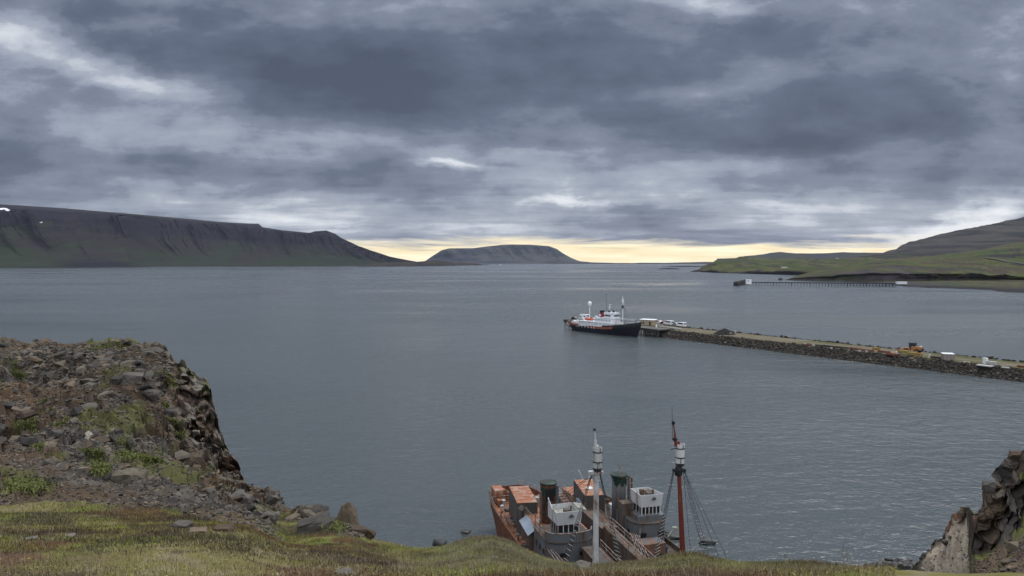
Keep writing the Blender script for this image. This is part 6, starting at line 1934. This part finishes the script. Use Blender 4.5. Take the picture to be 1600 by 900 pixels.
for y in (-.6, .6): k.tube((1.2, y, 1.9), (3.4, y, .9), .17, n=8).tube((1.6, y * .5, 1.4), (3.3, y * .5, 1.3), .1, n=6)
k.split('lift_arm', M_CAT, ld)
k = MB().rings([[(3.2, -1.5, .3), (3.3, -1.5, 1.5), (3.5, -1.5, 1.5), (3.6, -1.5, .5), (4.7, -1.5, .2), (4.7, -1.5, .1)], [(3.2, 1.5, .3), (3.3, 1.5, 1.5), (3.5, 1.5, 1.5), (3.6, 1.5, .5), (4.7, 1.5, .2), (4.7, 1.5, .1)]])
for y in (-1.5, 1.44): k.box(3.3, 4.4, y, y + .06, .3, 1.1)
k.build('bucket', M_CAT, ld)
MB().tube((-2.2, .5, 2.4), (-2.2, .5, 3.2), .09, n=8).build('exhaust', M_CARD, ld)
MB().box(-3.4, -2.9, -.4, .4, 2.5, 2.75).build('beacon', M_WHT, ld)

# ---------------------------------------------------------------- the long trestle jetty on the right
J0 = onz(1169, 445.2, 0.0); J1 = onz(1398, 447.4, 0.0)
jd = (J1 - J0); jl = jd.length; jrz = math.atan2(jd.y, jd.x)
jet = empty('trestle_jetty', (J0.x, J0.y, 0), jrz); tag(jet, 'long narrow trestle jetty on many piles reaching out from the right shore', 'jetty')
M_JET = mat_plain('jetty_timber', (.012, .012, .013), .9)
MB().box(-2, jl, -1.9, 1.9, 3.5, 4.7).build('jetty_deck', M_JET, jet)
jm = None
for i in range(47):
    x = 3 + (jl - 6) * i / 46
    if jm is None:
        po = MB().tube((0, -1.6, -2), (0, -1.3, 3.7), .34, n=6).tube((0, 1.6, -2), (0, 1.3, 3.7), .34, n=6).box(-.3, .3, -1.9, 1.9, 2.9, 3.49).build('pile_bent', M_JET, jet); jm = po.data
    else:
        po = bpy.data.objects.new('pile_bent', jm); col.objects.link(po); po.parent = jet
    po.location.x = x
    if i % 6 == 2: po.scale = (1.7, 1.1, 1)
k = MB(); hd_ = [onz(1146, 446.2, 0), onz(1153, 447, 0), onz(1170, 443.6, 0), onz(1163, 442.4, 0)]
k.prism([(q.x, q.y) for q in hd_], -1, 4.4)
o = k.build('dolphin_pier', M_JET); tag(o, 'dark blocky pier head at the sea end of the trestle jetty', 'pier')
rp = [];
for i in range(60):
    a, b_ = random.random(), random.random(); q = hd_[0].lerp(hd_[3], a).lerp(hd_[1].lerp(hd_[2], a), b_); rp.append((q.x, q.y, 4.5 + random.random() * 1.2))
o = rock_cloud('pier_head_gear', np.array(rp), np.full(60, 2.4), rcol(60, .3) * .6, M_ROCK); o.parent = bpy.data.objects['dolphin_pier']
def at_z(name, px, row, z):
    return pick('headland_green_hillside', px, row) if name == 'farmhouse' else onz(px, row, z)
M_FARM = mat_plain('farm_wall', (.22, .22, .21), .8)
def far_building(name, px, row, z, w_, d_, h_, label, wallm, roofm, gable=True, rz=0.0, cat='building'):
    q = at_z(name, px, row, z); b_ = empty(name, q, rz); tag(b_, label, cat)
    MB().box(-w_ / 2, w_ / 2, -d_ / 2, d_ / 2, -2, h_).build('wall', wallm, b_)
    k = MB()
    if gable:
        k.add([(-w_ / 2 - .3, -d_ / 2 - .3, h_), (w_ / 2 + .3, -d_ / 2 - .3, h_), (w_ / 2 + .3, d_ / 2 + .3, h_), (-w_ / 2 - .3, d_ / 2 + .3, h_), (-w_ / 2 - .3, 0, h_ + d_ * .35), (w_ / 2 + .3, 0, h_ + d_ * .35)], [(3, 2, 1, 0), (0, 1, 5, 4), (2, 3, 4, 5), (0, 4, 3), (1, 2, 5)])
    else: k.box(-w_ / 2 - .2, w_ / 2 + .2, -d_ / 2 - .2, d_ / 2 + .2, h_ + .003, h_ + .5)
    k.build('roof', roofm, b_)
    k = MB()
    for i in range(max(1, int(w_ / 5))): k.box(-w_ / 2 + 2 + i * 5, -w_ / 2 + 3.4 + i * 5, -d_ / 2 - .04, -d_ / 2, h_ * .45, h_ * .8)
    k.split('window', M_GLASS, b_)
    return b_
far_building('jetty_house', 1169.5, 441.9, 4.6, 7.5, 5, 4.6, 'white box shaped house at the sea end of the trestle jetty', M_WHT, M_WROOF, False)
far_building('long_shed', 1408.5, 441.6, 4.4, 15, 5, 1.0, 'long low white roofed shed at the shore end of the trestle jetty', M_WHT, M_WROOF, False)
far_building('farmhouse', 1225, 419.5, pick('headland_green_hillside', 1225, 419).z, 17, 7, 2.2, 'pale farm building on the green headland', M_FARM, M_FARM, True)
far_building('farmhouse', 1308, 404.5, pick('headland_green_hillside', 1308, 406).z, 14, 5, 1.8, 'pale low farm on the ridge above the green land', M_FARM, M_FARM, True)
# rock stack off the point, with a gap under its arm
for (px, row, w_, h_, lb) in ((1219.5, 437.2, 9, 6.5, 'dark rock stack standing in the water off the shore point'), (1229, 436.6, 11, 3.2, 'low dark skerry joining the rock stack to the shore point')):
    q = onz(px, row + .4, 0); vs, fs = rock_proto(int(px), .7, 26); vs = vs * np.array((w_, w_ * .7, h_ * 2.4))
    o = np_mesh('rock_stack', vs, fs, M_WETROCK, cols=np.tile(ROCKD * .8, (len(vs), 1))); o.location = (q.x, q.y, 0); tag(o, lb, 'rock')
# small white boat far out
q = onz(782, 414.3, 0); bt = empty('small_boat', q, R(10)); tag(bt, 'small white boat far out in front of the flat topped mountain', 'boat')
k = MB(); k.rings([[(-14, -3, 0), (-14, 3, 0), (-14, 3.4, 3), (-14, -3.4, 3)], [(6, -3, 0), (6, 3, 0), (6, 3.4, 3.2), (6, -3.4, 3.2)], [(15, -.2, .5), (15, .2, .5), (16, .2, 4.6), (16, -.2, 4.6)]]); k.build('hull', M_WHT, bt)
MB().box(-9, 1, -2.4, 2.4, 3.1, 7.5, 0, .5).build('cabin', M_WHT, bt); MB().tube((-3, 0, 7.4), (-3, 0, 13), .35, n=6).build('mast', M_WHT, bt)
# power pylon on the right slope and the road
def pylon(px, row, h_, lb):
    g = pick('shore_hillside', px, row); root = empty('power_pylon', g, 0); tag(root, lb, 'pylon', 'power line pylons on the green slope')
    k = MB(); w_ = h_ * .42
    for x in (-w_ / 2, w_ / 2): k.tube((x, 0, -2), (x * .92, 0, h_ * .9), .30, .22, n=5)
    k.tube((-w_ * .95, 0, h_ * .9), (w_ * .95, 0, h_ * .9), .26, n=5)
    k.tube((-w_ / 2, 0, h_ * .45), (w_ * .46, 0, h_ * .88), .12, n=4).tube((w_ / 2, 0, h_ * .45), (-w_ * .46, 0, h_ * .88), .12, n=4)
    k.build('pylon_frame', P_TIMB, root)
    k = MB()
    for x in (-w_ * .9, 0, w_ * .9): k.tube((x, 0, h_ * .89), (x, 0, h_ * .80), .15, n=5)
    k.split('insulator', P_WIRE, root)
pylon(1588, 404.5, 16, 'grey H shaped power pylon on the slope at the right border'); pylon(1557, 399, 12, 'smaller power pylon left of the one at the right border')
rd = []
for px, row in ((1528, 402.5), (1545, 404.2), (1560, 406.2), (1575, 408.6), (1590, 411.4), (1604, 413.6), (1625, 417)):
    a_ = pick('shore_hillside', px, row); rd.append((a_.x, a_.y, a_.z + 1.2))
rv = []
for i, q in enumerate(rd):
    a_ = Vector(rd[max(0, i - 1)]); b_ = Vector(rd[min(len(rd) - 1, i + 1)]); t_ = (b_ - a_).normalized(); n_ = Vector((-t_.y, t_.x, 0)).normalized()
    for sgn, zz0_ in ((-1, 0), (1, 0)): rv.append((Vector(q) + n_ * 5.0 * sgn)[:])
tag(np_mesh('hill_road', np.array(rv), grid_faces(len(rd), 2), mat_plain('road_gravel', (.05, .05, .044), .9)), kind='structure')

# ---------------------------------------------------------------- right hand crag and gully
RC = [  # px, then rows/depths: bottom, mid, foot, (face), crest
    (1392, (1000, 84), (930, 85), (905, 86), (890, 87), (884, 88)),
    (1425, (1000, 62), (935, 66), (905, 70), (893, 74), (888, 77)),
    (1440, (1010, 48), (950, 49), (912, 50), (890, 51), (872, 52)),
    (1452, (1010, 47), (950, 48), (905, 49), (872, 50), (858, 51)),
    (1466, (1010, 46), (950, 47), (900, 48), (864, 49.5), (851, 50)),
    (1478, (1010, 45), (950, 46), (892, 47), (850, 48.5), (846, 49)),
    (1488, (1010, 44), (950, 45), (885, 46), (830, 48), (806, 49)),
    (1500, (1010, 43), (950, 44), (880, 45), (825, 47), (795, 48)),
    (1512, (1010, 42), (950, 43), (878, 44), (825, 46), (797, 47)),
    (1517, (1010, 27), (940, 29), (872, 30.5), (830, 31.5), (797, 32.5)),
    (1524, (1010, 24), (930, 27), (866, 30), (825, 31), (783, 32)),
    (1533, (1010, 22), (920, 26), (866, 30), (815, 31), (776, 32)),
    (1535, (1010, 22), (920, 26), (866, 30), (812, 31), (757, 32)),
    (1556, (1010, 20), (920, 25), (860, 29.5), (805, 30.7), (751, 32)),
    (1570, (1010, 19), (920, 24), (854, 29), (800, 30.5), (738, 32)),
    (1572, (1010, 19), (920, 24), (853, 29), (798, 30.5), (722, 32)),
    (1586, (1010, 18), (920, 23.5), (848, 28.6), (785, 30.3), (715, 32)),
    (1600, (1010, 18), (920, 23), (842, 28.2), (775, 30), (702, 31.5)),
    (1640, (1010, 17), (920, 22), (830, 27), (750, 29.5), (680, 31)),
    (1900, (1010, 15), (920, 20), (800, 25), (700, 28), (600, 31))]
keysR = []
for a in RC:
    px, pts = a[0], list(a[1:]); r, d = pts[-1]; zS = z_of(r, d)
    zb = z_of(*pts[0])
    for dd, tt_ in ((.8, .04), (3, .35), (10, 1.0)):
        pts.append((row_of(max(-2.5, zS + (-2.5 - zS) * tt_), d + dd), d + dd))
    keysR.append((px, pts))
pxs = np.concatenate((np.arange(1392, 1512, 1.1), np.arange(1512, 1518, .25), np.arange(1518, 1620, .8), np.arange(1620, 1900, 5)))
P = interp_cols(keysR, pxs); D, vv = densify(P, [16, 60, 70, 70, 6, 8, 8], True)
nr, nc = D.shape[:2]; p = D.reshape(-1, 3); U = np.tile(pxs, nr); V = np.repeat(vv, nc)
F1, F2, cid = worley(p * np.array((.5, .42, .62)) + (fbm(p * .7, 3, 5)[:, None] - .5) * 1.6, 197); G1, G2, gid = worley(p * 2.1, 198); b0 = fbm(p * .5, 4, 199) - .5; b1 = fbm(p * 2.2, 4, 196) - .5
dark = sstep(1512, 1517, U); face = sstep(1.9, 2.15, V); gully = (1 - dark) * sstep(1430, 1450, U)
rocky = np.maximum(dark * face, (1 - dark) * sstep(3.55, 3.8, V + b1 * .8))
push = (cid - .5) * 1.7 * sstep(0, .2, F2 - F1) + (gid - .5) * .35 + b1 * 1.0
lowp = 1 - np.clip((V - 3.6) / .5, 0, 1) * .6 * (V < 4.3)
q = p.copy(); q[:, 1] -= rocky * push * .8; q[:, 0] -= rocky * push * .35 * lowp; q[:, 2] += rocky * (gid - .5) * .35 * lowp
q[:, 2] += (1 - rocky) * (b0 * .7 + b1 * .22)
c = mixc(np.tile(np.array((.070, .048, .036)), (len(p), 1)), np.array((.115, .085, .055)), sstep(.4, .6, fbm(p * .8, 4, 3)))
c = mixc(c, C_GRN * .9, sstep(.60, .66, fbm(p * .7 + 4, 4, 13)) * .7)
gl = mixc(np.tile(np.array((.44, .37, .275)), (len(p), 1)), np.array((.33, .27, .20)), sstep(.4, .6, fbm(p * 1.4, 4, 23)))
c = mixc(c, gl, gully)
rk = mixc(np.tile(R_DRK * 1.05, (len(p), 1)), R_BRN * .9, cid); rk = mixc(rk, R_GRY * .9, sstep(.62, .75, gid) * .6)
rk = mixc(rk, np.array((.15, .075, .045)), sstep(.60, .66, fbm(p * .4 + 3, 3, 33)) * .6)
c = mixc(c, rk, rocky)
reef = 1 - sstep(1420, 1440, U); c = mixc(c, np.array((.022, .021, .018)), reef)
c = mixc(c, C_GRN, sstep(.64, .69, fbm(p * .6 + 14, 4, 43)) * rocky * dark * .6)
tag(np_mesh('right_crag_ground', q, grid_faces(nr, nc), M_GROUND, cols=c), kind='structure')
GRID['right'] = (q.reshape(nr, nc, 3), c.reshape(nr, nc, 3))
# stones lying in the gully and on the brown slope
n = 2600; iu = rng.integers(0, len(pxs) - 1, n); iv = rng.integers(20, 150, n); G_ = q.reshape(nr, nc, 3)
pp = G_[iv, iu]; ok = (pp[:, 2] > .2) & (rocky.reshape(nr, nc)[iv, iu] < .4) & (pxs[iu] > 1436); pp = pp[ok]; uu2 = pxs[iu][ok]
cc_ = np.where((uu2 < 1514)[:, None], np.array((.24, .21, .17)) * rng.uniform(.5, 1.25, (len(pp), 1)), rcol(len(pp), .5))
tag(rock_cloud('gravel', pp, np.clip(.07 + .05 * rng.pareto(2.2, len(pp)), .05, .5), cc_, M_ROCK), kind='stuff')
BR = [(1590, 716, .7, .5, 41, R_BRN * .9, 'brown boulder at the top of the right crag by the border'), (1546, 764, .6, .5, 42, R_GRY * .7, 'grey block on the left shoulder of the right crag'), (1508, 806, .75, .6, 43, R_TAN * .55, 'reddish tan block capping the pale gully'),
      (1466, 860, .9, .6, 44, np.array((.14, .08, .055)), 'rusty tinted block on the left edge of the pale gully'), (1480, 850, .6, .45, 45, R_GRY * .8, 'small grey block above the rusty tinted one at the gully edge')]
for px, row, w_, h_, sd_, c_, lb in BR: boulder('boulder', px, row, w_, h_, sd_, c_, lb, src='right')
# survey pole on the crag
g = pick('right', 1577, 722); k = MB().tube((0, 0, -.3), (-.05, 0, .6), .006, n=5); o = k.build('marker_pole', P_WIRE); o.location = g; tag(o, 'thin dark pole standing on top of the right crag', 'pole')
# seaweed covered reef below
n = 1500; a_ = rng.uniform(0, 1, n); b2 = rng.normal(0, .33, n)
c0 = onz(1358, 893, 0); c1 = onz(1450, 897, 0)
pp = np.array([(c0.lerp(c1, float(t_)) + Vector((0, float(s_) * 3.2 * (0.35 + t_), 0)))[:] for t_, s_ in zip(a_, b2)]); pp[:, 2] = .0 + .7 * np.clip(1 - np.abs(b2) * 1.6, 0, 1) * np.clip(a_ * 6 + .2, 0, 1)
tag(rock_cloud('reef_rocks', pp, rng.uniform(.4, 1.1, n), np.tile(np.array((.020, .019, .016)), (n, 1)) * rng.uniform(.5, 1.9, (n, 1)), M_WETROCK), kind='stuff')
